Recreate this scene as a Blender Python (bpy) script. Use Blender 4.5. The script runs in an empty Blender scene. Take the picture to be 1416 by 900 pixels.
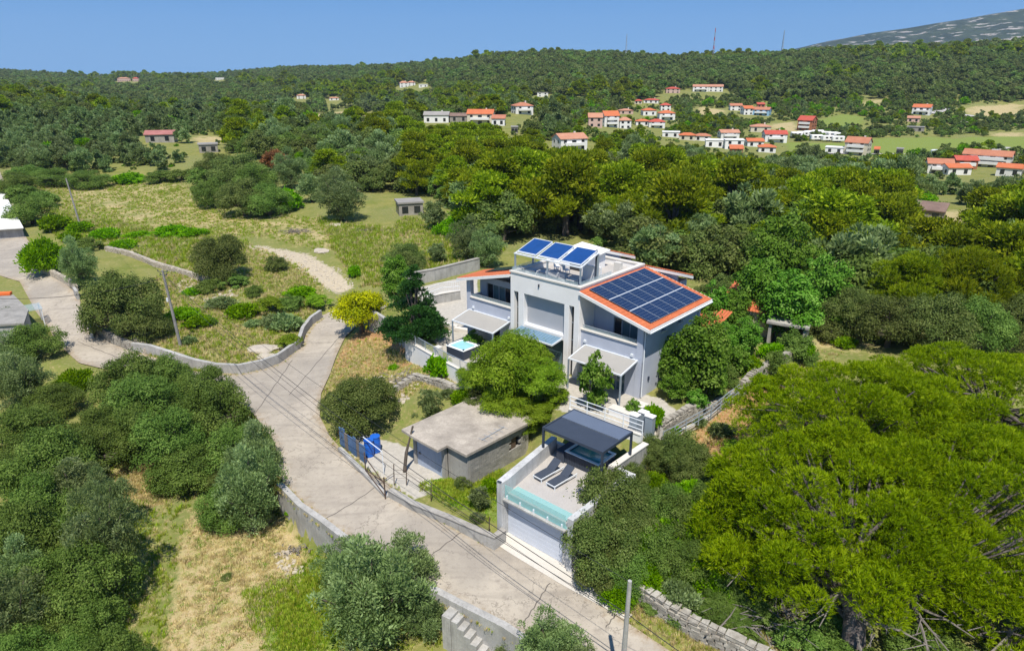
import bpy, math, random
import numpy as np
from mathutils import Vector, Matrix
R = math.radians
rng = np.random.default_rng(7)
random.seed(7)
scene = bpy.context.scene
COL = scene.collection

# ------------------------------------------------------------------ camera, sky, sun, exposure
F, CX, CY = 944.0, 708.0, 450.0                      # focal length and centre of the 1416x900 photograph
PIT = math.atan(350 / 944); SP, CP = math.sin(PIT), math.cos(PIT); HC = 27.0
cam = bpy.data.cameras.new('camera'); cam.sensor_width = 36; cam.lens = F / 1416 * 36
cam.clip_start = 0.5; cam.clip_end = 12000
camo = bpy.data.objects.new('camera', cam); COL.objects.link(camo)
camo.location = (0, 0, HC); camo.rotation_euler = (R(90) - PIT, 0, 0)
scene.camera = camo
SUN_EL, SUN_X, SUN_Y = R(62), 0.02, -1.0            # direction on the ground towards the sun
w = bpy.data.worlds.new('World'); scene.world = w; w.use_nodes = True
nt = w.node_tree; bg = nt.nodes['Background']
sky = nt.nodes.new('ShaderNodeTexSky'); sky.sky_type = 'NISHITA'; sky.sun_disc = False
sky.sun_elevation = SUN_EL; sky.sun_rotation = math.atan2(SUN_X, SUN_Y) % (2 * math.pi)
sky.air_density = 1.0; sky.dust_density = 0.35; sky.ozone_density = 3.5; sky.altitude = 100
# the clear deep-blue air of the photograph: the physical sky blended with an even blue gradient from horizon to zenith
tc = nt.nodes.new('ShaderNodeTexCoord'); sx = nt.nodes.new('ShaderNodeSeparateXYZ'); nt.links.new(tc.outputs['Generated'], sx.inputs[0])
cr = nt.nodes.new('ShaderNodeValToRGB'); nt.links.new(sx.outputs[2], cr.inputs[0])
cr.color_ramp.elements[0].position = 0.0; cr.color_ramp.elements[0].color = (1.20, 3.05, 6.0, 1)
cr.color_ramp.elements[1].position = 0.9; cr.color_ramp.elements[1].color = (0.5, 1.4, 3.5, 1)
e_ = cr.color_ramp.elements.new(0.16); e_.color = (0.52, 1.95, 4.9, 1)
mxs = nt.nodes.new('ShaderNodeMix'); mxs.data_type = 'RGBA'; mxs.inputs[0].default_value = 0.92
nt.links.new(sky.outputs[0], mxs.inputs[6]); nt.links.new(cr.outputs[0], mxs.inputs[7]); nt.links.new(mxs.outputs[2], bg.inputs[0]); bg.inputs[1].default_value = 0.105
sl = bpy.data.lights.new('sun', 'SUN'); sl.energy = 4.7; sl.angle = R(0.53); sl.color = (1, 0.945, 0.85)
so = bpy.data.objects.new('sun', sl); COL.objects.link(so)
n_ = math.hypot(SUN_X, SUN_Y)
sv = Vector((SUN_X / n_ * math.cos(SUN_EL), SUN_Y / n_ * math.cos(SUN_EL), math.sin(SUN_EL)))
so.rotation_euler = sv.to_track_quat('Z', 'Y').to_euler(); so.location = (0, 0, 60)
scene.view_settings.view_transform = 'Standard'; scene.view_settings.look = 'None'
scene.view_settings.exposure = 0.42; scene.view_settings.gamma = 1
HAZE = 0.00009
scene.cycles.max_bounces = 7; scene.cycles.diffuse_bounces = 4; scene.cycles.glossy_bounces = 2
scene.cycles.transmission_bounces = 4; scene.cycles.transparent_max_bounces = 8; scene.cycles.volume_bounces = 0
scene.cycles.caustics_reflective = False; scene.cycles.caustics_refractive = False

# ------------------------------------------------------------------ materials
def newmat(name):
    m = bpy.data.materials.new(name); m.use_nodes = True
    return m, m.node_tree, m.node_tree.nodes['Principled BSDF']
def node(t, kind, **kw):
    n = t.nodes.new(kind)
    for k, v in kw.items():
        if k in n.inputs: n.inputs[k].default_value = v
        else: setattr(n, k, v)
    return n
def c4(c, f=1.0): return (c[0] * f, c[1] * f, c[2] * f, 1)
def mixc(t, fac, a, b, mode='MIX'):
    n = t.nodes.new('ShaderNodeMix'); n.data_type = 'RGBA'; n.blend_type = mode
    for s, v in ((n.inputs[0], fac), (n.inputs[6], a), (n.inputs[7], b)):
        if isinstance(v, (float, int)): s.default_value = v
        elif isinstance(v, tuple): s.default_value = v
        else: t.links.new(v, s)
    return n.outputs[2]
def ramp(t, src, lo, hi, a=0.0, b=1.0):
    n = t.nodes.new('ShaderNodeMapRange'); t.links.new(src, n.inputs[0])
    n.inputs[1].default_value = lo; n.inputs[2].default_value = hi; n.inputs[3].default_value = a; n.inputs[4].default_value = b
    return n.outputs[0]
def noise(t, scale, detail=4, rough=0.55, world=True, vec=None):
    n = t.nodes.new('ShaderNodeTexNoise'); n.inputs['Scale'].default_value = scale
    n.inputs['Detail'].default_value = detail; n.inputs['Roughness'].default_value = rough
    if vec is None:
        if world: vec = t.nodes.new('ShaderNodeNewGeometry').outputs['Position']
        else: vec = t.nodes.new('ShaderNodeTexCoord').outputs['Object']
    t.links.new(vec, n.inputs['Vector'])
    return n.outputs[0]
def bump(t, p, src, strength=0.3, dist=0.02):
    b = t.nodes.new('ShaderNodeBump'); b.inputs['Strength'].default_value = strength; b.inputs['Distance'].default_value = dist
    t.links.new(src, b.inputs['Height']); t.links.new(b.outputs[0], p.inputs['Normal'])
def surf(name, col, rough=0.7, var=0.15, scale=1.5, fine=20, metal=0.0, col2=None, spec=0.3, bumpd=0.01, streak=False, clear=0.0):
    """weathered surface: broad blotches, fine grain, optional streaks down the face"""
    m, t, p = newmat(name)
    c2 = col2 or tuple(x * (1 - var * 1.6) for x in col)
    a = noise(t, scale, 5, 0.6); f = noise(t, fine, 3, 0.6)
    k = mixc(t, ramp(t, a, 0.35, 0.68), c4(col), c4(c2))
    k = mixc(t, ramp(t, f, 0.3, 0.7), k, mixc(t, 0.5, k, c4(c2, 0.8)))
    if streak:
        mp = node(t, 'ShaderNodeMapping'); mp.inputs['Scale'].default_value = (2.5, 2.5, 0.25)
        t.links.new(t.nodes.new('ShaderNodeNewGeometry').outputs['Position'], mp.inputs[0])
        s = noise(t, 1.3, 4, 0.65, vec=mp.outputs[0])
        k = mixc(t, ramp(t, s, 0.5, 0.78, 0, 0.55), k, c4(c2, 0.5))
    t.links.new(k, p.inputs['Base Color']); p.inputs['Roughness'].default_value = rough
    p.inputs['Metallic'].default_value = metal; p.inputs['Specular IOR Level'].default_value = spec
    if clear: p.inputs['Coat Weight'].default_value = clear
    if bumpd: bump(t, p, f, 0.5, bumpd)
    return m
M = {}
M['roof_concrete'] = surf('weathered_roof_concrete', (0.50, 0.44, 0.365), 0.9, 0.2, 0.8, 9, col2=(0.27, 0.235, 0.195), bumpd=0.012)
M['white'] = surf('white_render', (0.86, 0.845, 0.83), 0.8, 0.07, 0.8, 30, bumpd=0.003, col2=(.77, .755, .735))
M['grey_wall'] = surf('grey_render', (0.49, 0.52, 0.60), 0.85, 0.05, 0.7, 30, bumpd=0.003, col2=(.42, .45, .53))
M['coping'] = surf('pale_stone_coping', (0.68, 0.64, 0.58), 0.7, 0.07, 2, 30, bumpd=0.002)
M['white_metal'] = surf('white_metal', (0.72, 0.75, 0.78), 0.35, 0.04, 2, 20, bumpd=0)
M['grey_metal'] = surf('grey_blue_metal', (0.36, 0.42, 0.48), 0.4, 0.05, 2, 20, metal=0.3, bumpd=0)
M['dark_metal'] = surf('anthracite_metal', (0.045, 0.058, 0.085), 0.45, 0.08, 2, 20, bumpd=0)
M['dark_fabric'] = surf('charcoal_fabric', (0.055, 0.068, 0.095), 0.9, 0.1, 4, 80, bumpd=0.002)
M['fabric'] = surf('pale_fabric', (0.55, 0.56, 0.57), 0.9, 0.08, 4, 60, bumpd=0.003)
M['canopy'] = surf('awning_panel', (0.36, 0.345, 0.32), 0.6, 0.05, 1, 25, bumpd=0.001)
M['blue_canopy'] = surf('blue_grey_canopy', (0.17, 0.28, 0.38), 0.35, 0.1, 1, 25, bumpd=0)
M['shutter'] = surf('grey_shutter', (0.42, 0.43, 0.46), 0.6, 0.04, 1, 25, bumpd=0.001)
M['roll_door'] = surf('white_roll_door', (0.62, 0.66, 0.74), 0.5, 0.04, 1, 25, bumpd=0)
M['concrete'] = surf('raw_concrete', (0.44, 0.415, 0.37), 0.9, 0.2, 0.7, 12, col2=(0.28, 0.26, 0.235), bumpd=0.012, streak=True)
M['grey_concrete'] = surf('weathered_concrete_wall', (0.49, 0.475, 0.45), 0.9, 0.25, 0.9, 10, col2=(0.31, 0.30, 0.28), bumpd=0.015, streak=True)
M['block'] = surf('concrete_block', (0.36, 0.34, 0.31), 0.9, 0.2, 1.2, 12, col2=(0.22, 0.21, 0.19), bumpd=0.01)
M['stone'] = surf('limestone', (0.46, 0.43, 0.37), 0.9, 0.3, 2.2, 14, col2=(0.24, 0.215, 0.18), bumpd=0.02)
M['pale_stone'] = surf('pale_limestone', (0.50, 0.44, 0.35), 0.9, 0.2, 1.6, 12, col2=(0.40, 0.35, 0.29), bumpd=0.02)
M['tiles_deck'] = surf('deck_tiles', (0.46, 0.43, 0.40), 0.7, 0.07, 1.1, 14, bumpd=0.002)
M['wood'] = surf('weathered_timber', (0.24, 0.21, 0.185), 0.85, 0.25, 3, 14, bumpd=0.01)
M['pole_wood'] = surf('old_pole', (0.34, 0.32, 0.30), 0.85, 0.2, 3, 14, bumpd=0.01)
M['rust'] = surf('rusty_iron', (0.13, 0.085, 0.06), 0.8, 0.25, 6, 30, bumpd=0.003)
M['wire'] = surf('black_cable', (0.03, 0.03, 0.032), 0.6, 0.05, 2, 10, bumpd=0)
M['blue_plastic'] = surf('blue_plastic', (0.02, 0.13, 0.55), 0.35, 0.08, 3, 20, bumpd=0)
M['blue_tarp'] = surf('faded_blue_board', (0.10, 0.19, 0.36), 0.6, 0.2, 1.3, 12, bumpd=0.01)
M['shed_door'] = surf('pale_blue_door', (0.36, 0.42, 0.53), 0.5, 0.06, 1.0, 20, bumpd=0.002)
M['orange_cloth'] = surf('orange_cloth', (0.75, 0.16, 0.04), 0.9, 0.08, 2, 30, bumpd=0)
M['bark'] = surf('bark', (0.16, 0.13, 0.105), 0.95, 0.3, 4, 16, bumpd=0.03)
M['pine_bark'] = surf('pine_bark', (0.17, 0.145, 0.135), 0.95, 0.3, 3, 12, col2=(0.07, 0.055, 0.05), bumpd=0.05)
M['dead_wood'] = surf('dead_wood', (0.22, 0.195, 0.17), 0.95, 0.2, 4, 16, bumpd=0.01)
M['tub'] = surf('acrylic_white', (0.75, 0.78, 0.78), 0.25, 0.03, 1, 10, bumpd=0, spec=0.5)
M['pinkish'] = surf('pink_render', (0.60, 0.42, 0.36), 0.85, 0.06, 0.3, 5, bumpd=0)
M['cream'] = surf('cream_render', (0.62, 0.57, 0.45), 0.85, 0.06, 0.3, 5, bumpd=0)
M['cyan'] = surf('sky_blue_render', (0.30, 0.50, 0.68), 0.85, 0.06, 0.3, 5, bumpd=0)
M['far_white'] = surf('white_house_render', (0.80, 0.79, 0.77), 0.85, 0.08, 0.3, 5, bumpd=0)
M['far_stone'] = surf('old_stone_wall', (0.36, 0.33, 0.29), 0.9, 0.2, 0.5, 4, bumpd=0)
M['brick'] = surf('red_block_brick', (0.42, 0.17, 0.09), 0.9, 0.15, 0.6, 6, bumpd=0)
M['grey_roof'] = surf('grey_tin_roof', (0.33, 0.31, 0.29), 0.8, 0.15, 0.5, 5, bumpd=0)
M['brown_roof'] = surf('brown_tile_roof', (0.24, 0.16, 0.13), 0.85, 0.2, 0.5, 5, bumpd=0)
M['pink_roof'] = surf('faded_pink_roof', (0.42, 0.17, 0.15), 0.8, 0.2, 0.5, 5, bumpd=0)
def tile_mat(name, c):                                 # roofing colour; ribs are geometry
    m, t, p = newmat(name)
    a = noise(t, 0.6, 4); f = noise(t, 9, 3)
    k = mixc(t, ramp(t, a, 0.35, 0.7), c4(c), c4((c[0] * .8, c[1] * .72, c[2] * .7)))
    k = mixc(t, ramp(t, f, 0.35, 0.75), k, c4((c[0] * .68, c[1] * .6, c[2] * .6)))
    t.links.new(k, p.inputs['Base Color']); p.inputs['Roughness'].default_value = 0.8
    return m
M['tile'] = tile_mat('terracotta_tile', (0.57, 0.165, 0.06))
M['tile_old'] = tile_mat('old_terracotta_tile', (0.48, 0.20, 0.11))
M['tile_red'] = tile_mat('red_tile', (0.50, 0.09, 0.055))
M['tile_pale'] = tile_mat('pale_terracotta_tile', (0.52, 0.26, 0.16))
def glossy(name, col, rough=0.06, spec=0.6, var=0.3, metal=0.0):
    m, t, p = newmat(name); a = noise(t, 1.7, 2)
    t.links.new(mixc(t, a, c4(col, 1 - var), c4(col, 1 + var)), p.inputs['Base Color'])
    p.inputs['Roughness'].default_value = rough; p.inputs['Specular IOR Level'].default_value = spec
    p.inputs['Metallic'].default_value = metal
    return m
M['window'] = glossy('window_glass', (0.09, 0.15, 0.17))
M['dark_window'] = glossy('dark_window', (0.02, 0.023, 0.028), 0.15)
M['solar'] = glossy('solar_cells', (0.012, 0.022, 0.06), 0.12, 0.5, 0.2)
M['collector'] = glossy('blue_collector', (0.012, 0.055, 0.20), 0.14, 0.5, 0.25)
M['water'] = glossy('tub_water', (0.30, 0.58, 0.62), 0.05, 0.6, 0.2)
M['teal'] = glossy('pool_water', (0.04, 0.30, 0.32), 0.05, 0.6, 0.2)
def clear_glass(name, col, alpha):
    m, t, p = newmat(name)
    p.inputs['Base Color'].default_value = c4(col); p.inputs['Roughness'].default_value = 0.05
    p.inputs['Alpha'].default_value = alpha
    return m
M['teal_glass'] = clear_glass('teal_glass', (0.36, 0.66, 0.64), 0.45)
M['rail_glass'] = clear_glass('rail_glass', (0.42, 0.52, 0.55), 0.32)
def leaf_mat(name, dark, mid, light, trans=0.45, rough=0.6, spec=0.16):
    m, t, p = newmat(name)
    at = t.nodes.new('ShaderNodeAttribute'); at.attribute_name = 'tint'
    oi = t.nodes.new('ShaderNodeObjectInfo')
    k = mixc(t, ramp(t, at.outputs['Fac'], 0.0, 0.55), c4(dark), c4(mid))
    k = mixc(t, ramp(t, at.outputs['Fac'], 0.55, 1.0), k, c4(light))
    h = t.nodes.new('ShaderNodeHueSaturation'); t.links.new(k, h.inputs['Color'])
    vr = 0.0 if 'bigpine' in name else 1.0
    t.links.new(ramp(t, oi.outputs['Random'], 0, 1, .5 - .004 * vr, .5 + .024 * vr), h.inputs['Hue'])
    t.links.new(ramp(t, oi.outputs['Random'], 0, 1, 1 - .2 * vr, 1 + .22 * vr), h.inputs['Value'])
    h.inputs['Saturation'].default_value = 1.1
    t.links.new(h.outputs[0], p.inputs['Base Color']); p.inputs['Roughness'].default_value = rough
    p.inputs['Specular IOR Level'].default_value = spec
    tr = t.nodes.new('ShaderNodeBsdfTranslucent'); t.links.new(h.outputs[0], tr.inputs[0])
    mx = t.nodes.new('ShaderNodeMixShader'); mx.inputs[0].default_value = trans
    out = t.nodes['Material Output']
    t.links.new(p.outputs[0], mx.inputs[1]); t.links.new(tr.outputs[0], mx.inputs[2]); t.links.new(mx.outputs[0], out.inputs[0])
    return m
# ------------------------------------------------------------------ tags and builders
def tag(o, label=None, cat=None, group=None, kind=None):
    for k, v in (('label', label), ('category', cat), ('group', group), ('kind', kind)):
        if v: o[k] = v
    return o
def empty(name, loc=(0, 0, 0), rz=0.0, label=None, cat=None, group=None):
    o = bpy.data.objects.new(name, None); COL.objects.link(o); o.location = loc; o.rotation_euler = (0, 0, rz)
    o.empty_display_size = 0.2
    return tag(o, label, cat, group)
def link(name, me, parent=None, loc=(0, 0, 0), rot=(0, 0, 0), scale=(1, 1, 1)):
    o = bpy.data.objects.new(name, me); COL.objects.link(o)
    o.location = loc; o.rotation_euler = rot; o.scale = scale
    if parent: o.parent = parent
    return o
def npmesh(name, V, Fq, mat, tint=None, smooth=False):
    """V (n,3), Fq (m,k) faces of k corners"""
    me = bpy.data.meshes.new(name); V = np.asarray(V, np.float32); Fq = np.asarray(Fq, np.int32); k = Fq.shape[1]
    me.vertices.add(len(V)); me.vertices.foreach_set('co', V.ravel())
    me.loops.add(Fq.size); me.loops.foreach_set('vertex_index', Fq.ravel())
    me.polygons.add(len(Fq)); me.polygons.foreach_set('loop_start', np.arange(0, Fq.size, k, dtype=np.int32))
    if smooth: me.polygons.foreach_set('use_smooth', np.ones(len(Fq), bool))
    if tint is not None:
        a = me.attributes.new('tint', 'FLOAT', 'FACE'); a.data.foreach_set('value', np.asarray(tint, np.float32))
    me.update(calc_edges=True)
    if mat: me.materials.append(mat)
    return me
class MB:
    def __init__(s): s.v = []; s.f = []
    def add(s, vs, fs):
        n = len(s.v); s.v += [tuple(v) for v in vs]; s.f += [tuple(n + i for i in f) for f in fs]; return s
    def box(s, x0, x1, y0, y1, z0, z1):
        return s.add([(x0, y0, z0), (x1, y0, z0), (x1, y1, z0), (x0, y1, z0), (x0, y0, z1), (x1, y0, z1), (x1, y1, z1), (x0, y1, z1)],
                     [(3, 2, 1, 0), (4, 5, 6, 7), (0, 1, 5, 4), (1, 2, 6, 5), (2, 3, 7, 6), (3, 0, 4, 7)])
    def hexa(s, p): return s.add(p, [(3, 2, 1, 0), (4, 5, 6, 7), (0, 1, 5, 4), (1, 2, 6, 5), (2, 3, 7, 6), (3, 0, 4, 7)])
    def prism(s, poly, z0, z1):
        a = sum(poly[i][0] * poly[(i + 1) % len(poly)][1] - poly[(i + 1) % len(poly)][0] * poly[i][1] for i in range(len(poly)))
        if a < 0: poly = poly[::-1]
        n = len(poly); g = lambda z, p: z(p[0], p[1]) if callable(z) else z
        return s.add([(p[0], p[1], g(z0, p)) for p in poly] + [(p[0], p[1], g(z1, p)) for p in poly],
                     [tuple(range(n - 1, -1, -1)), tuple(range(n, 2 * n))] + [(i, (i + 1) % n, n + (i + 1) % n, n + i) for i in range(n)])
    def tube(s, pts, r, seg=8, cap=True):
        pts = [Vector(p) for p in pts]; rs = r if isinstance(r, (list, tuple)) else [r] * len(pts)
        rings = []
        for i, p in enumerate(pts):
            d = (pts[min(i + 1, len(pts) - 1)] - pts[max(i - 1, 0)]).normalized()
            u = d.orthogonal() if abs(d.z) > 0.95 else d.cross(Vector((0, 0, 1)))
            u.normalize(); v = d.cross(u)
            rings.append([p + (u * math.cos(2 * math.pi * k / seg) + v * math.sin(2 * math.pi * k / seg)) * rs[i] for k in range(seg)])
        vs = [q for rg in rings for q in rg]; fs = []
        for i in range(len(pts) - 1):
            for k in range(seg): fs.append((i * seg + k, i * seg + (k + 1) % seg, (i + 1) * seg + (k + 1) % seg, (i + 1) * seg + k))
        if cap: fs += [tuple(range(seg))[::-1], tuple((len(pts) - 1) * seg + k for k in range(seg))]
        return s.add(vs, fs)
    def mesh(s, name, mat):
        me = bpy.data.meshes.new(name); me.from_pydata(s.v, [], s.f); me.materials.append(mat); me.update()
        return me
    def build(s, name, mat, parent=None, loc=(0, 0, 0), rz=0.0, bev=0.0, smooth=False, label=None, kind=None):
        me = s.mesh(name, mat)
        if smooth: me.polygons.foreach_set('use_smooth', [True] * len(me.polygons))
        o = link(name, me, parent, loc, (0, 0, rz))
        if bev:
            b = o.modifiers.new('edge', 'BEVEL'); b.width = bev; b.segments = 1; b.limit_method = 'ANGLE'
        tag(o, label, kind=kind)
        return o
def B(*a): return MB().box(*a)

# ------------------------------------------------------------------ the lie of the land
def unp(px, py, h=0.0):
    u = (px - CX) / F; v = (py - CY) / F; z = (HC - h) / (SP + v * CP)
    return (u * z, (CP - v * SP) * z)
def prj(x, y, h):
    d = HC - h; z = y * CP + d * SP
    return CX + F * x / z, CY + F * (d * CP - y * SP) / z
CTRL = []                                              # (x, y, height)
for a in [(-0.5, 36, 0), (3.5, 33, 0), (8.8, 26.5, -.3), (-12, 43.7, 0), (-22.5, 62.5, .1), (-20.8, 74, .4), (-42.6, 63, .5), (-69, 90, 1.2), (-16, 40, 0),
          (0, 22, -.6), (12, 20, -.6), (-10, 56, 1.5), (-14, 60, 1.1), (-14, 67, 1.2), (-6, 51, 2.2), (-1.5, 48.5, 2.0), (-34, 66, .9), (-28, 75, 1.3), (-30, 90, 2.0), (-55, 95, 2),
          (-14, 88, 2.8), (-4, 100, 3.2), (20, 100, 3), (-74, 116, 2.2), (-99, 170, 3.5), (-20, 122, 3), (-60, 140, 3), (14, 42, 1.7), (20, 46, 2.3), (12, 36, .9),
          (30, 50, 3), (40, 60, 3.5), (17, 27, .4), (30, 30, .8), (45, 40, 2), (9, 29.5, .3), (60, 100, 1.5), (110, 150, 0),
          (19, 232, 1.5), (-20, 290, 6), (-110, 205, 7), (-160, 260, 9), (-250, 370, 12), (-90, 330, 8), (0, 340, 9), (40, 300, 3), (100, 250, -2), (160, 300, -3),
          (230, 300, -3), (110, 320, -1), (160, 420, 1), (280, 420, 1), (60, 430, 3), (-300, 560, -4), (-120, 560, -6), (-40, 600, 2),
          (-60, 90, 2.2), (-100, 120, 2.5), (-160, 170, 5), (250, 200, -2), (60, 520, 9), (200, 520, 7), (380, 520, 8)]:
    CTRL.append(a)
def ridge(px, py, Y, tree=7.0):
    u = (px - CX) / F; v = (py - CY) / F; z = Y / (CP - v * SP)
    return (u * z, Y, HC - (SP + v * CP) * z - tree)
RID = [(-150, 95, 1500), (0, 98, 1500), (60, 101, 1500), (110, 109, 1700), (180, 104, 1500), (250, 103, 1500), (300, 108, 1700), (330, 99, 1450), (400, 94, 1400), (500, 93, 1300), (600, 87, 1150), (700, 75, 1050),
       (770, 73, 1000), (850, 74, 1000), (900, 79, 980), (1000, 78, 950), (1100, 72, 920), (1200, 68, 900), (1300, 64, 880), (1416, 58, 860), (1560, 54, 850)]
for r_ in RID:
    x, y, h = ridge(*r_); CTRL.append((x, y, h)); CTRL.append((x * 1.6, y * 1.6, h - 45)); CTRL.append((x * 3, y * 3, -20))
    CTRL.append((x * .72, y * .72, h * .55))
CT = np.array(CTRL, float)
def uvw(x, y):
    y = np.maximum(y, 14.0); u = np.clip(x / y, -1.25, 1.25)
    return u * 2.2, np.log(y)
_u, _v = uvw(CT[:, 0], CT[:, 1])
def kern(r2): return np.sqrt(r2 + 0.004)
_K = kern((_u[:, None] - _u[None]) ** 2 + (_v[:, None] - _v[None]) ** 2)
_W = np.linalg.solve(_K + np.eye(len(CT)) * -0.002, CT[:, 2])
def base_h(x, y):
    a, b = uvw(x, y); out = np.zeros(a.shape)
    for i in range(len(CT)): out += _W[i] * kern((a - _u[i]) ** 2 + (b - _v[i]) ** 2)
    return out
def sdist(poly, x, y):
    """signed distance to a polygon, negative inside"""
    x = np.asarray(x, float); y = np.asarray(y, float); d = np.full(x.shape, 1e9); inside = np.zeros(x.shape, bool); n = len(poly)
    for i in range(n):
        x0, y0 = poly[i]; x1, y1 = poly[(i + 1) % n]; ex, ey = x1 - x0, y1 - y0
        t = np.clip(((x - x0) * ex + (y - y0) * ey) / (ex * ex + ey * ey + 1e-12), 0, 1)
        d = np.minimum(d, np.hypot(x - x0 - t * ex, y - y0 - t * ey))
        c = ((y0 > y) != (y1 > y)); s = c & (x < (x1 - x0) * (y - y0) / ((y1 - y0) if y1 != y0 else 1e-9) + x0); inside ^= s
    return np.where(inside, -d, d)
def PX(pts, h=0.0): return [unp(a, b, h) for a, b in pts]
TERRACE = [(-9.2, 59), (-4.2, 53.8), (1.6, 47.6), (3.6, 43.0), (8.2, 38.9), (11, 43.4), (18.5, 50), (22.5, 52.5), (27, 57), (31, 63), (26, 76), (-4, 85), (-12, 81), (-13.9, 67)]
LOWER = [unp(380, 660, .1), unp(386, 668, .1), unp(393, 674, .1), unp(415, 697, .1), unp(444, 717, .1), unp(478, 743, .1), unp(530, 776, .1), unp(580, 803, .1), unp(629, 829, .1), unp(697, 863, .1), unp(760, 905, .1), (3, 24.0), (3, 0), (-120, 0), (-120, 60), (-62, 66), (-42, 59.5), (-32, 56.5), (-24, 53.5), (-19.5, 48.5), (-17.6, 44)]
YARD = [(-13, 47), (-12.2, 45.2), (-8.6, 39.2), (-1.1, 35), (0.4, 37.2), (2.6, 41.2), (1.4, 45), (-4, 47.6), (-9, 50)]
GARAGE = [(-1.4, 34.8), (-.5, 36.2), (2.8, 41.2), (7.6, 37), (4.2, 31.2), (3.6, 30.5)]
STONEBED = [(-18, 27), (14, 27), (14, 27)]
MODS = [(TERRACE, 3.38, 0.7), (LOWER, -2.6, 0.3), (YARD, 0.2, 0.6), (GARAGE, -0.06, 0.5)]
def gh(x, y):
    x = np.asarray(x, float); y = np.asarray(y, float); sh = x.shape; x = np.atleast_1d(x); y = np.atleast_1d(y)
    h = base_h(x, y)
    near = (y < 95) & (np.abs(x) < 130)
    if near.any():
        xn, yn, hn = x[near], y[near], h[near]
        for poly, z, bl in MODS:
            d = sdist(poly, xn, yn); t = np.clip(0.5 - d / bl, 0, 1); t = t * t * (3 - 2 * t)
            zz = z
            if poly is LOWER: zz = -2.5 + np.clip((-xn - 18) / 14, 0, 1) * np.clip((yn - 30) / 15, 0, 1) * 1.6
            hn = hn * (1 - t) + zz * t
        h[near] = hn
    return h.reshape(sh)
def g1(x, y): return float(gh(np.array([x]), np.array([y]))[0])
YY = np.concatenate([np.arange(16, 100, 0.4), np.geomspace(100, 3600, 420)])
def hit(px, py, lift=None):
    """where the line of sight through a photo pixel meets the land (or the land raised by lift(depth))"""
    u = (px - CX) / F; v = (py - CY) / F; z = YY / (CP - v * SP); X = u * z; Hh = HC - (SP + v * CP) * z
    g = gh(X, YY) + (lift(z) if lift else 0)
    k = np.nonzero(Hh < g)[0]
    if not len(k): return None
    i = k[0]
    if i == 0: return float(X[0]), float(YY[0]), float(g[0]), float(z[0])
    a0 = Hh[i - 1] - g[i - 1]; a1 = Hh[i] - g[i]; t = a0 / (a0 - a1)
    y = YY[i - 1] + t * (YY[i] - YY[i - 1]); zz = y / (CP - v * SP); x = u * zz
    return float(x), float(y), g1(x, y), float(zz)
def hp(px, py):
    r = hit(px, py)
    return (r[0], r[1])

# ------------------------------------------------------------------ ground sheet, painted only with what grows or lies there
ROAD = PX([(-30, 262), (6, 262), (20, 290), (38, 340), (62, 383), (112, 424), (126, 468), (176, 487), (208, 499), (270, 519), (335, 519), (384, 503), (416, 482), (421, 458),
           (446, 440), (470, 431), (505, 428), (540, 440), (500, 452), (478, 470), (466, 495), (456, 522), (444, 545), (442, 575), (456, 602), (474, 622), (500, 645), (538, 672), (567, 699), (622, 727), (679, 750),
           (712, 742), (785, 768), (835, 828), (870, 858), (905, 880), (990, 925), (1080, 990), (780, 1000), (760, 915), (697, 860), (629, 826), (560, 790), (478, 740), (444, 714), (393, 670), (386, 645), (380, 610), (352, 573), (322, 553),
           (250, 536), (180, 522), (110, 505), (80, 480), (70, 462), (52, 440), (30, 400), (-30, 380)], 0.15)
DRIVE = [(-1.1, 34.7), (-0.3, 35.9), (3.2, 32.9), (4.1, 31.2), (5.2, 29.9), (6.4, 28.6), (6.0, 28.3), (2.6, 31.3)]
def zoneP(pts): return [hp(a, b) for a, b in pts]
Z_DRYF = zoneP([(50, 258), (150, 249), (255, 246), (268, 272), (330, 292), (420, 300), (480, 308), (545, 318), (540, 345), (470, 352), (430, 345), (370, 330), (320, 330), (250, 320), (180, 315), (120, 300), (60, 285)])
Z_TRACK = zoneP([(345, 340), (385, 344), (425, 352), (462, 374), (488, 398), (468, 406), (445, 392), (415, 370), (375, 356), (345, 350)])
Z_SOIL = PX([(478, 470), (500, 455), (520, 462), (545, 480), (580, 498), (585, 515), (540, 520), (505, 522), (470, 520), (462, 500)], .8)
Z_SOIL2 = PX([(945, 610), (1000, 560), (1050, 525), (1090, 540), (1060, 560), (1040, 580), (1010, 640), (985, 620)], 2.3)
Z_STRAW = PX([(270, 700), (340, 690), (380, 715), (430, 770), (410, 830), (360, 905), (230, 905), (235, 850), (250, 780)], -2.5)
Z_STRAW2 = PX([(170, 640), (215, 640), (230, 690), (150, 680)], -1.2)
Z_LAWN = PX([(335, 820), (400, 800), (440, 770), (480, 790), (480, 905), (380, 905)], -2.5)
Z_GARDEN = PX([(582, 672), (625, 662), (690, 650), (695, 725), (640, 705)], .2)
Z_PAD = PX([(500, 600), (590, 625), (655, 665), (600, 680), (575, 690), (545, 672), (520, 655), (480, 620)], .2)
Z_COURT = PX([(575, 398), (640, 384), (660, 380), (660, 470), (640, 470), (620, 452), (585, 432)], 3.38)
Z_TERR = [(-4.6, 53.9), (1.8, 47.2), (5.6, 43.8), (9.2, 41), (12.5, 44.5), (11.5, 47.5), (4, 52), (-3.5, 62), (-8.8, 62.5)]
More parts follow.
